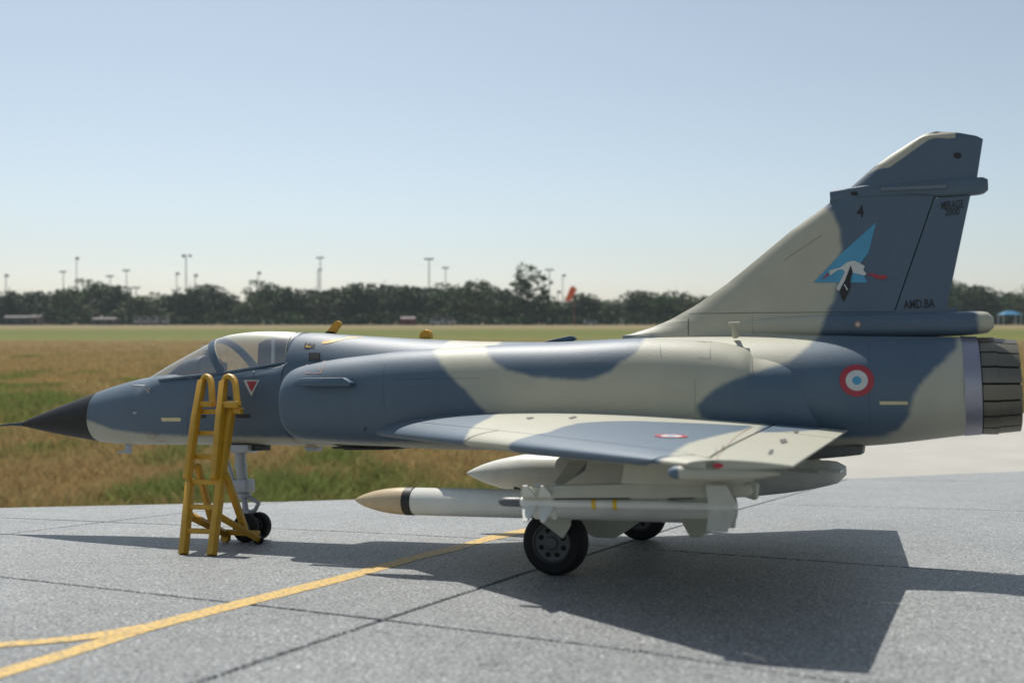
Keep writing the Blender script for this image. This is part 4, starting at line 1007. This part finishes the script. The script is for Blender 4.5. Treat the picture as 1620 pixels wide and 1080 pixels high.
# stork emblem on the fin
decal('emblem_triangle',[(1386,352),(1374,400),(1360,418),(1372,447),(1287,447),(1330,402)],M_CYAN,.006)
decal('emblem_bird',[(1312,428),(1330,423),(1340,415),(1350,412.5),(1358,415),(1368,421),(1366,428),(1371,433),(1368,436),(1352,432),(1344,431),(1332,452),(1328,461),(1323,456),(1330,444),(1337,430),(1332,426),(1326,427),(1316,434),(1313,436)],M_DWHITE,.010)
decal('emblem_wing',[(1346,420),(1349,430),(1346,442),(1345,456),(1335,478),(1328,460),(1336,446)],M_DBLACK,.014)
decal('emblem_wing',[(1335,450),(1337,450),(1342,459),(1340,459.5)],M_DWHITE,.018)
decal('emblem_beak',[(1299,443),(1310,432),(1312,435.5),(1302,441)],M_RED,.014)
decal('emblem_legs',[(1371,432.5),(1380,433),(1392,436),(1402,435),(1404,439),(1398,442),(1388,441)],M_RED,.010)
# lettering
def text_decal(txt,u0,v0,u1,v1,m=M_DBLACK,surf='side',name='lettering',off=.006,ofs=.014):
    cu=bpy.data.curves.new('lettering','FONT'); cu.body=txt; cu.size=1; cu.align_x='LEFT'; cu.resolution_u=3; cu.offset=ofs
    o=bpy.data.objects.new('lettering_tmp',cu); COL.objects.link(o); bpy.context.view_layer.update()
    me=bpy.data.meshes.new_from_object(o.evaluated_get(bpy.context.evaluated_depsgraph_get()))
    bpy.data.objects.remove(o); bpy.data.curves.remove(cu)
    bm=bmesh.new(); bm.from_mesh(me); bm.verts.index_update(); V=[(v.co.x,v.co.y) for v in bm.verts]; Fc=[tuple(v.index for v in f.verts) for f in bm.faces]; bm.free()
    if not V: return
    a=np.array(V); lo=a.min(0); hi=a.max(0)
    (x0,z1),(x1,z0)=(px_side([(u0,v0),(u1,v1)]) if surf=='side' else [(q[0],q[1]) for q in px_wing([(u0,v0),(u1,v1)])])
    V2=[(x0+(x-lo[0])/(hi[0]-lo[0])*(x1-x0), z0+(y-lo[1])/(hi[1]-lo[1])*(z1-z0)) for x,y in V]
    part(jet,name,(on_side(V2,off) if surf=='side' else on_wing(V2,off),Fc),m,smooth=0,fix=False)
text_decal('4',1355,326,1367,343.5,name='fin_number'); text_decal('MIRAGE',1489,319,1524.5,329,M_TXT,name='rudder_lettering',ofs=.004); text_decal('2000',1494.5,330.5,1518,340,M_TXT,name='rudder_lettering',ofs=.004)
text_decal('AMD.BA',1429,475,1479,486.5,name='rudder_lettering')
decal('warning_lamp',[(1508,244),(1511,242),(1520,242),(1521,249),(1516,251.5),(1510,250)],M_DBLACK,.006); decal('warning_lamp',[(1346,304),(1356,303),(1357,309),(1347,309)],M_DBLACK,.006)
for r_,m in ((5,M_DPINK),(2.2,M_DWHITE)):
    decal('fin_base_mark',[(1357+r_*math.cos(t),513+r_*math.sin(t)) for t in np.linspace(0,2*PI,14)[:-1]],m,.006 if r_==5 else .009)
for (u0,v0,u1,v1,tx) in ((1298,684,1318,688,'NO'),): pass
# faint stencils on the wing and engraved joint lines
for q in ([(832,661),(842,659.5),(845,661.5),(836,663.5)],[(899,661),(909,658.5),(913,660),(904,663)],[(1233,696),(1243,694),(1246,700),(1236,702)],[(1218,712),(1224,711),(1222,718),(1215,719)],[(1255,682),(1262,680),(1264,684),(1258,686)]): decal('wing_stencil',q,M_DSTEN,.005,'wing')
def joint(pts,w_=.8,surf='side',name='panel_joint',m=None,off=.003): outline(pts,w_,m or M_LINE,name,off,surf)
joint([(1090,496),(1140,495.5),(1416,493)],.7); joint([(1089,503),(1089,530)],1.0); joint([(1191,566),(1192,595)],.6)
joint([(1102,540),(1127,541),(1124,567),(1104,566)],.5); joint([(1045,540),(1047,568)],.5)
joint([(1376,540),(1378,690)],.4); joint([(900,575),(960,574)],.35); joint([(610,575),(612,660)],.35); joint([(1240,412),(1300,372)],.4)
joint([(1190,500),(1192,529)],.4); joint([(300,640),(302,690)],.3)
joint([(425,592),(405,596),(300,604)],.35); joint([(1355,312),(1470,307)],.4); joint([(620,600),(760,598)],.3); joint([(1100,600),(1100,655)],.3)
joint([(1190,700),(1315,706)],.6,'wing') if False else None
outline([(1189,675.5),(1165,690),(1142,714),(1133,733)],.7,M_DPINK,'wing_walk_line',.005,'wing')
decal('handhold',[(357,607),(357.1,607),(357.1,607.1)],M_BLUE) if False else None
# canopy stiffener lines
outline([(424,582.5),(436,581.5),(449,578),(455,573)],.8,M_DWHITE,'canopy_seal',.006) 
decal('canopy_lock',[(401,586),(403.5,586),(403.5,588.5),(401,588.5)],M_GEAR,.012)
# ---- small fittings
def bump_part(name,pts,Y0,Y1,m,b=.008,parent=None):
    P=[unY(u,v,(Y0+Y1)/2)[[0,2]] for u,v in pts]; o=part(jet,name,prismY([tuple(p) for p in P],Y0,Y1),m,parent=parent); bevel(o,b); return o
bump_part('antenna_blade',[(516,527),(529,510),(534,507),(540,509),(541,513),(530,529)],-.022,.022,M_ORG,.012)
bump_part('antenna_base',[(514,530),(518,524),(531,525),(529,531)],-.03,.03,M_DARK,.006)
bump_part('antenna_cap',[(664,535),(667,526),(674,521),(680,522),(683,527),(684,535)],-.05,.05,M_ORG,.02)
bump_part('spine_scoop',[(862,541),(880,536.5),(905,531.5),(910,532.5),(911,536),(905,539)],-.10,.02,M_BLUE,.012)
pr=px_side([(229,617)])[0]; yb=on_side([pr],0)[0][1]
pp=unY(238,621,yb); p1=unY(229,611,yb-.09); p2=unY(209,609.5,yb-.10)
part(jet,'side_probe',tube([pp,p1,p2],[.03,.020,.012],8),M_GEAR)
pb=px_side([(213,653)])[0]; yy=on_side([pb],0)[0][1]; part(jet,'side_stud',lathex([(-.03,.003),(-.01,.02),(.02,.022),(.05,.003)],yy,pb[1],10,x0=pb[0]),M_GEAR)
q=[unY(u,v,0)[[0,2]] for u,v in ((187,713.5),(199,712),(200,702),(208,702),(207,717),(187,716.5))]; o=part(jet,'belly_probe',prismY([tuple(p) for p in q],-.025,.025),M_GEAR); bevel(o,.005)
tp=unY(1164,533,-.42); tq=unY(1160,515,-.50)
part(jet,'tee_probe',tube([tp,(tq[0],tq[1],tq[2]+.02)],[.035,.022],8),M_PALE); part(jet,'tee_probe',tube([(tq[0]-.05,tq[1],tq[2]+.02),(tq[0]+.07,tq[1],tq[2]+.02)],.018,8),M_PALE)
bump_part('belly_fairing',[(487,706),(505,706),(503,713),(491,713)],-.1,.1,M_GEAR,.01)
bump_part('belly_fairing',[(538,706),(640,709),(620,711),(560,711),(555,709.5),(540,709)],-.2,.2,M_COCK,.004)
bump_part('belly_fairing',[(1200,700),(1368,704),(1366,718),(1340,721),(1240,730),(1200,728)],-.22,.22,mat('grey_belly',(.12,.12,.11),.5),.02)
# ---- nose gear
ng=jet
ny=-.12
bump_part('nose_gear_fairing',[(364,703),(402,703),(402,713),(396,716),(376,716),(364,712)],ny-.13,ny+.13,M_GEAR,.01)
bump_part('nose_gear_door',[(401,703),(421,703),(421,712),(401,713)],ny-.05,ny+.15,M_COCK,.006)
def U(u,v,Y=ny): return tuple(unY(u,v,Y))
strut=part(ng,'nose_gear_strut',tube([U(380,712),U(381,735),U(385,772),U(387,786)],[.075,.075,.070,.07],16),M_GEAR)
part(ng,'oleo',tube([U(386,784),U(390,816)],.04,12),M_METAL,parent=strut)
part(ng,'strut_collar',tube([U(381,736),U(381.5,740)],.085,16),M_GEAR,parent=strut); part(ng,'strut_collar',tube([U(386,781),U(387,788)],.095,16),M_GEAR,parent=strut)
o=part(ng,'steering_box',prismY([U(370,759)[::2],U(396,757)[::2],U(397,778)[::2],U(372,781)[::2]],ny-.10,ny+.10),M_GEAR,parent=strut); bevel(o,.015)
part(ng,'drag_brace',tube([U(358,722),U(366,748),U(372,766)],.025,8),M_GEAR,parent=strut)
part(ng,'torque_link',tube([U(389,783),U(409,795)],[.035,.025],8),M_GEAR,parent=strut); part(ng,'torque_link',tube([U(410,794),U(404,806),U(391,813)],[.025,.03,.035],8),M_GEAR,parent=strut)
part(ng,'fork',tube([U(384,808),U(396,812)],.05,8),M_GEAR,parent=strut)
def wheel(xc,yc,r,w_,side,nm,holes=8):
    h=w_/2; prof=[(yc-h*.4,r*.56),(yc-h,r*.62),(yc-h,r*.70),(yc-h*.95,r*.86),(yc-h*.7,r*.965),(yc-h*.3,r),(yc+h*.3,r),(yc+h*.7,r*.965),(yc+h*.95,r*.86),(yc+h,r*.70),(yc+h,r*.62),(yc+h*.4,r*.56)]
    wobj=part(jet,nm,lathey(prof,xc,r-.004,48,cap=False),M_TYRE,smooth=30)
    for s in(-1,1):
        y0=yc+s*h
        rim=part(jet,'rim',lathey([(y0+s*.004,r*.61),(y0+s*.012,r*.57),(y0-s*.015,r*.54),(y0-s*.03,r*.40),(y0-s*.012,r*.2),(y0+s*.008,r*.17),(y0+s*.012,r*.005)],xc,r-.004,40,cap=False),M_RIM,parent=wobj)
        V=[];Fc=[]
        for k in range(holes):
            a=2*PI*(k+.5)/holes; c=(xc+r*.38*math.cos(a),r-.004+r*.38*math.sin(a)); b=len(V); m=10
            V+=[(c[0]+r*.075*math.cos(2*PI*j/m),y0-s*.016,c[1]+r*.075*math.sin(2*PI*j/m)) for j in range(m)]; Fc.append(tuple(range(b,b+m)))
            V+=[(c[0]+r*.075*math.cos(2*PI*j/m),y0-s*.05,c[1]+r*.075*math.sin(2*PI*j/m)) for j in range(m)]
            Fc+=[(b+j,b+(j+1)%m,b+m+(j+1)%m,b+m+j) for j in range(m)]
        part(jet,'rim_holes',(V,Fc),M_DARK,parent=wobj,fix=False)
    return wobj
nwp=unY(389,838,ny-.13); nwq=unY(401,838,ny+.13)
rn=.185
wheel(nwp[0],ny-.13,rn,.13,-1,'nose_wheel',6); wheel(nwp[0],ny+.13,rn,.13,1,'nose_wheel',6)
part(jet,'nose_axle',tube([(nwp[0],ny-.1,rn),(nwp[0],ny+.1,rn)],.035,10),M_GEAR)
# ---- main gear
mw=unY(881,866,-1.62); rm=mw[2]*.5+.0
mwx=unZ(881,908)[0]; rm=.325
#print('mainwheel',mw,mwx)
for sg in(-1,1):
    yc=sg*1.60
    wheel(mwx,yc,rm,.25,sg,'main_wheel',8)
    part(jet,'main_gear_leg',tube([(mwx,yc-sg*.18,rm),(mwx+.22,yc-sg*.20,.72),(mwx+.5,yc-sg*.22,1.30)],[.055,.06,.075],14),M_GEAR)
    part(jet,'main_gear_brace',tube([(mwx,yc-sg*.2,.75),(mwx+.35,yc-sg*.7,1.30)],.035,10),M_GEAR)
    part(jet,'main_axle',tube([(mwx,yc,rm),(mwx,yc-sg*.22,rm)],.05,12),M_GEAR)
    dp=[unY(u,v,-1.80)[[0,2]] for u,v in ((854,823),(872,790),(905,800),(903,831),(891,851))]
    o=part(jet,'main_gear_door',prismY([tuple(p) for p in dp],-1.815,-1.79) if sg==-1 else prismY([tuple(p) for p in dp],1.79,1.815),M_BEIGE)
    bd=[unY(u,v,-1.0)[[0,2]] for u,v in ((872,800),(882,817),(921,841),(942,850),(972,851),(995,837),(1028,812),(1040,770),(1040,730),(900,730),(872,770))]
    o=part(jet,'belly_gear_door',prismY([tuple(p) for p in bd],-1.0,-.96) if sg==-1 else prismY([tuple(p) for p in bd],.96,1.0),M_BEIGE)
# ---- pylons
def pylon(name,pts,Y,th,m=M_BEIGE,taper=None,mir=True):
    P=[unY(u,v,Y)[[0,2]] for u,v in pts]
    for sg in((1,-1) if mir else (1,)):
        o=part(jet,name,prismY([tuple(p) for p in P],sg*Y-th/2,sg*Y+th/2),m); bevel(o,th*.14,2)
YM=-3.0; YA=-1.95
pylon('outboard_pylon',[(992,722),(985,765),(1168,768),(1190,760),(1197,752),(1186,735),(1130,722)],YM,.13)
pylon('inboard_pylon',[(935,712),(930,742),(885,771),(892,776),(1150,778),(1163,780),(1198,791),(1200,765),(1185,752),(1150,730),(1100,715)],YA,.16,mir=False)
pylon('launch_rail',[(826,781),(828,774),(838,770),(878,767),(1000,764),(1185,764),(1190,778),(1186,785),(1100,787.5),(870,789.5),(832,789)],YM,.12)
for u0,u1 in ((880,1000),(1060,1100)):
    q=[unY(u,v,YM)[[0,2]] for u,v in ((u0,787.3),(u1,786.6),(u1,788.2),(u0,789.2))]
    part(jet,'rail_gap_shade',prismY([tuple(p) for p in q],YM-.066,YM+.066),M_DARK)  # dark strip laid in as the shade between rail and missile
# ================================================================ STORES (each a thing hanging from its pylon)
def store(name,label,cat,base,grp=None): return Thing(name,label,cat,base,grp)
def cruciform(x0,x1,x2,x3,r0,r1,yc,zc,th,ang,m,thing,name,prof=None):
    for k in range(4):
        a=ang+k*PI/2; P=prof or [(x0,r0),(x1,r1),(x2,r1),(x3,r0)]
        V=[]
        for s in(-th/2,th/2):
            for x,r in P: V.append((x, yc+r*math.cos(a)-s*math.sin(a), zc+r*math.sin(a)+s*math.cos(a)))
        n=len(P); Fc=[tuple(range(n)),tuple(range(2*n-1,n-1,-1))]+[(j,(j+1)%n,n+(j+1)%n,n+j) for j in range(n)]
        part(thing,name,(V,Fc),m)
# large missile under the near wing
for sg in(-1,):
    n0=unY(562,791.5,YA); n1=unY(1165,797,YA); xa=n0[0]; L_=n1[0]-xa; zc=(unY(700,771.5,YA)[2]+unY(700,815.5,YA)[2])/2; R_=(unY(700,771.5,YA)[2]-unY(700,815.5,YA)[2])/2
    yc=-sg*YA if sg==1 else YA
    if sg==1: yc=-YA
    bx0=unY(644,793,YA)[0]-xa; bx1=unY(657,793,YA)[0]-xa
    t=store('missile','large white missile with tan nose and black band under the near wing' if sg==-1 else 'large white missile under the far wing behind the drop tank','missile',(xa,yc,zc))
    prof=[(L_*0+bx0*q, max(.004,R_*(1-(1-q)**1.9)**.72)) for q in np.linspace(0,1,18)]
    t_tip=part(t,'nose_cone',lathex(prof,yc,zc,40,x0=xa),M_TAN)
    part(t,'black_band',lathex([(bx0-.002,R_*.995),(bx0+.004,R_+.004),(bx1-.004,R_+.004),(bx1,R_*.99)],yc,zc,40,x0=xa),M_DBLACK)
    part(t,'missile_body',lathex([(bx1-.0,R_*.96),(bx1+.01,R_),(L_*.93,R_),(L_*.985,R_*.86),(L_,R_*.6)],yc,zc,40,x0=xa),M_WHITE)
    cruciform(0,0,0,0,0,0,yc,zc,.03,PI/4,M_BEIGE,t,'tail_fin',[(xa+L_*.875,R_*.9),(xa+L_*.905,R_*2.35),(xa+L_*.93,R_*2.35),(xa+L_*.975,R_*.9)])
# small missile on the outboard rail
for sg in(-1,1):
    yc=sg*abs(YM); n0=unY(789,800,YM); n1=unY(1163,797,YM); xa=n0[0]; L_=n1[0]-xa
    z_a=n0[2]; z_b=n1[2]; R_=(unY(1000,789.5,YM)[2]-unY(1000,806,YM)[2])/2; zc=(unY(1000,789.5,YM)[2]+unY(1000,806,YM)[2])/2
    t=store('small_missile','slim white missile with dark nose and two yellow bands on the near outboard rail' if sg==-1 else 'slim white missile on the far outboard rail, mostly hidden','missile',(xa,yc,zc),'slim missiles on the outboard rails')
    xn_=unY(825,800,YM)[0]-xa
    part(t,'seeker_nose',lathex([(0,.01),(.01,R_*.55),(.035,R_*.85),(.07,R_*.93),(xn_-.01,R_*.97),(xn_,R_*.9)],yc,zc,28,x0=xa),mat('seeker_grey',(.10,.105,.115),.4))
    part(t,'missile_body',lathex([(xn_,R_*.9),(xn_+.005,R_),(L_-.02,R_),(L_,R_*.8)],yc,zc,28,x0=xa),M_WHITE)
    for u0,u1 in ((938,944.5),(971,978)):
        a=unY(u0,800,YM)[0]-xa;b=unY(u1,800,YM)[0]-xa
        part(t,'yellow_band',lathex([(a,R_*.99),(a+.002,R_+.003),(b-.002,R_+.003),(b,R_*.99)],yc,zc,28,x0=xa),M_YBAND)
    fx=lambda u: unY(u,800,YM)[0]
    cruciform(0,0,0,0,0,0,yc,zc,.014,PI/4,M_WHITE,t,'canard',[(fx(829),R_*.8),(fx(832),R_*2.6),(fx(838),R_*5.0),(fx(845),R_*5.0),(fx(849),R_*3.0),(fx(852),R_*.8)])
    cruciform(0,0,0,0,0,0,yc,zc,.014,PI/4,M_WHITE,t,'canard',[(fx(855),R_*.8),(fx(858),R_*2.8),(fx(866),R_*5.0),(fx(871),R_*5.0),(fx(876),R_*3.2),(fx(878),R_*.8)])
    cruciform(0,0,0,0,0,0,yc,zc,.016,PI/4,M_WHITE,t,'tail_fin',[(fx(1122),R_*.8),(fx(1124),R_*5.7),(fx(1128),R_*5.9),(fx(1156),R_*5.9),(fx(1163),R_*2.2),(fx(1165),R_*.8)])
# thin seams around the big missile
# drop tank on the far inboard pylon
YT=1.90
a0=unY(738,748,YT); a1=unY(1341,745,YT); xa=a0[0]; L_=a1[0]-xa; XS=np.linspace(xa+.03,a1[0]-.015,50)
zT=smoothcurve(top([(739,746.5),(760,736),(800,724),(850,716.5),(950,716),(1150,720),(1290,727),(1325,729.5),(1336,734),(1341,740)],YT),XS)
zB=smoothcurve(top([(739,749.5),(760,760),(800,773),(850,782),(950,787),(1150,787),(1240,780),(1305,769),(1328,763),(1337,755),(1341,747)],YT),XS)
t=store('drop_tank','long pale pointed fuel tank hanging under the far wing behind the missiles','fuel tank',(xa,YT,(zT[20]+zB[20])/2))
part(t,'tank_body',loft([ringx(xa,YT,(zT[0]+zB[0])/2,.004,.004,40)]+[ringx(x,YT,(p+q)/2,(p-q)/2,(p-q)/2,40) for x,p,q in zip(XS,zT,zB)]),M_WHITE)
lu=unY(815,772,YT-.25); part(t,'filler_cap',box((lu[0],YT-.16,lu[2]-.0),(.09,.06,.05)),M_COCK)
for sg in(-1,1):
    V=[(a1[0]-.75,YT+sg*.15,a1[2]),(a1[0]-.30,YT+sg*.50,a1[2]+.0),(a1[0]-.05,YT+sg*.50,a1[2]),(a1[0]-.05,YT+sg*.08,a1[2])]
    V=V+[(x,y,z+.025) for x,y,z in V]; part(t,'tail_fin',(V,[(0,1,2,3),(7,6,5,4),(0,4,5,1),(1,5,6,2),(2,6,7,3),(3,7,4,0)]),M_WHITE)
P=[(x,z) for x,z in ((xa+1.2,zT[14]-.05),(xa+1.5,1.5),(xa+3.6,1.45),(xa+3.9,zT[38]-.05))]; o=part(jet,'tank_pylon',prismY(P,YT-.07,YT+.07),M_BEIGE); bevel(o,.02)
# ================================================================ LADDER
fL=unZ(288,877); fR=unZ(334,879)
Ytop=-.72; zt_l=2.2
nrm=np.cross(fR-fL,np.array([0,Ytop-(fL[1]+fR[1])/2,zt_l])); nrm/=np.linalg.norm(nrm)
lad=Thing('boarding_ladder','yellow boarding ladder with two looped handrails leaning beside the cockpit','ladder',((fL+fR)/2))
Q=lambda u,v,off=0.0: tuple(unP(u,v,fL+nrm*off,nrm))
def sq(name,path,r,m=M_YEL,parent=None,n=4,flat=None):
    o=part(lad,name,tube(path,r,n,flat),m,parent=parent,smooth=35)
    if n==4: bevel(o,.008)
    return o
up=np.array([0,.0,0])
# lower rails, upper rails set in front of them (toward the camera)
sgn=1 if nrm[1]<0 else -1
F=.035*sgn
sq('rail',[Q(301,762),Q(290,876)],.045); sq('rail',[Q(366,647),Q(352,741),Q(335,878)],.045)
ur1=sq('upper_rail',[Q(320,602,F*2.2),Q(309,664,F*2.2),Q(296.5,757,F*2.2)],.044); ur2=sq('upper_rail',[Q(354,603,F*2.2),Q(348,664,F*2.2),Q(339.5,757,F*2.2)],.044)
def loop(pts,parent):
    P=[np.array(Q(u,v,F*2.2)) for u,v in pts]; sq('handrail',P,.042,n=10,parent=parent)
loop([(318.5,612),(320.5,603),(323,597.5),(327,595.5),(331,597),(333.5,602),(335,612),(336,640)],ur1)
loop([(352.5,612),(354.5,603),(357.5,597),(362,595.5),(367,597),(371,602),(373,612),(376,642)],ur2)
sq('rung',[Q(317,639,F*2),Q(338,639,F*2)],.035,parent=None); sq('rung',[Q(352,640,F*2),Q(379,640,F*2)],.04)
for a,b in (((317,651),(352,651)),((313,685),(349,685)),((308,722),(345,723)),((301,761),(347,763)),((297,801),(342,802)),((294,839),(337,840))): sq('rung',[Q(*a),Q(*b)],.030)
sq('platform_arm',[Q(362,649),Q(383,650)],.035)
rR=unZ(409,860); rL=unZ(357,857)
bt=np.array([0,0,.06])
kL=np.array(Q(300,815)); kR=np.array(Q(345,815))
sq('base_bar',[kL,rL+bt+np.array([0,0,.05])],.04); sq('base_bar',[kR,rR+bt],.04)
sq('cross_bar',[rL+bt+np.array([0,0,.07]),rR+bt+np.array([0,0,.07])],.035)
mL=kL*.35+(rL+bt)*.65; mR=kR*.35+(rR+bt)*.65
sq('brace',[Q(312,735),mL+np.array([0,0,.02])],.035); sq('brace',[Q(357,750),mR+np.array([0,0,.02])],.035)
for p in(rL,rR): part(lad,'castor',lathey([(p[1]-.03,.045),(p[1]-.03,.06),(p[1]+.03,.06),(p[1]+.03,.045)],p[0],.058,16),M_DARK if p is rR else M_YEL)
for d in (jet,board,lad): pass
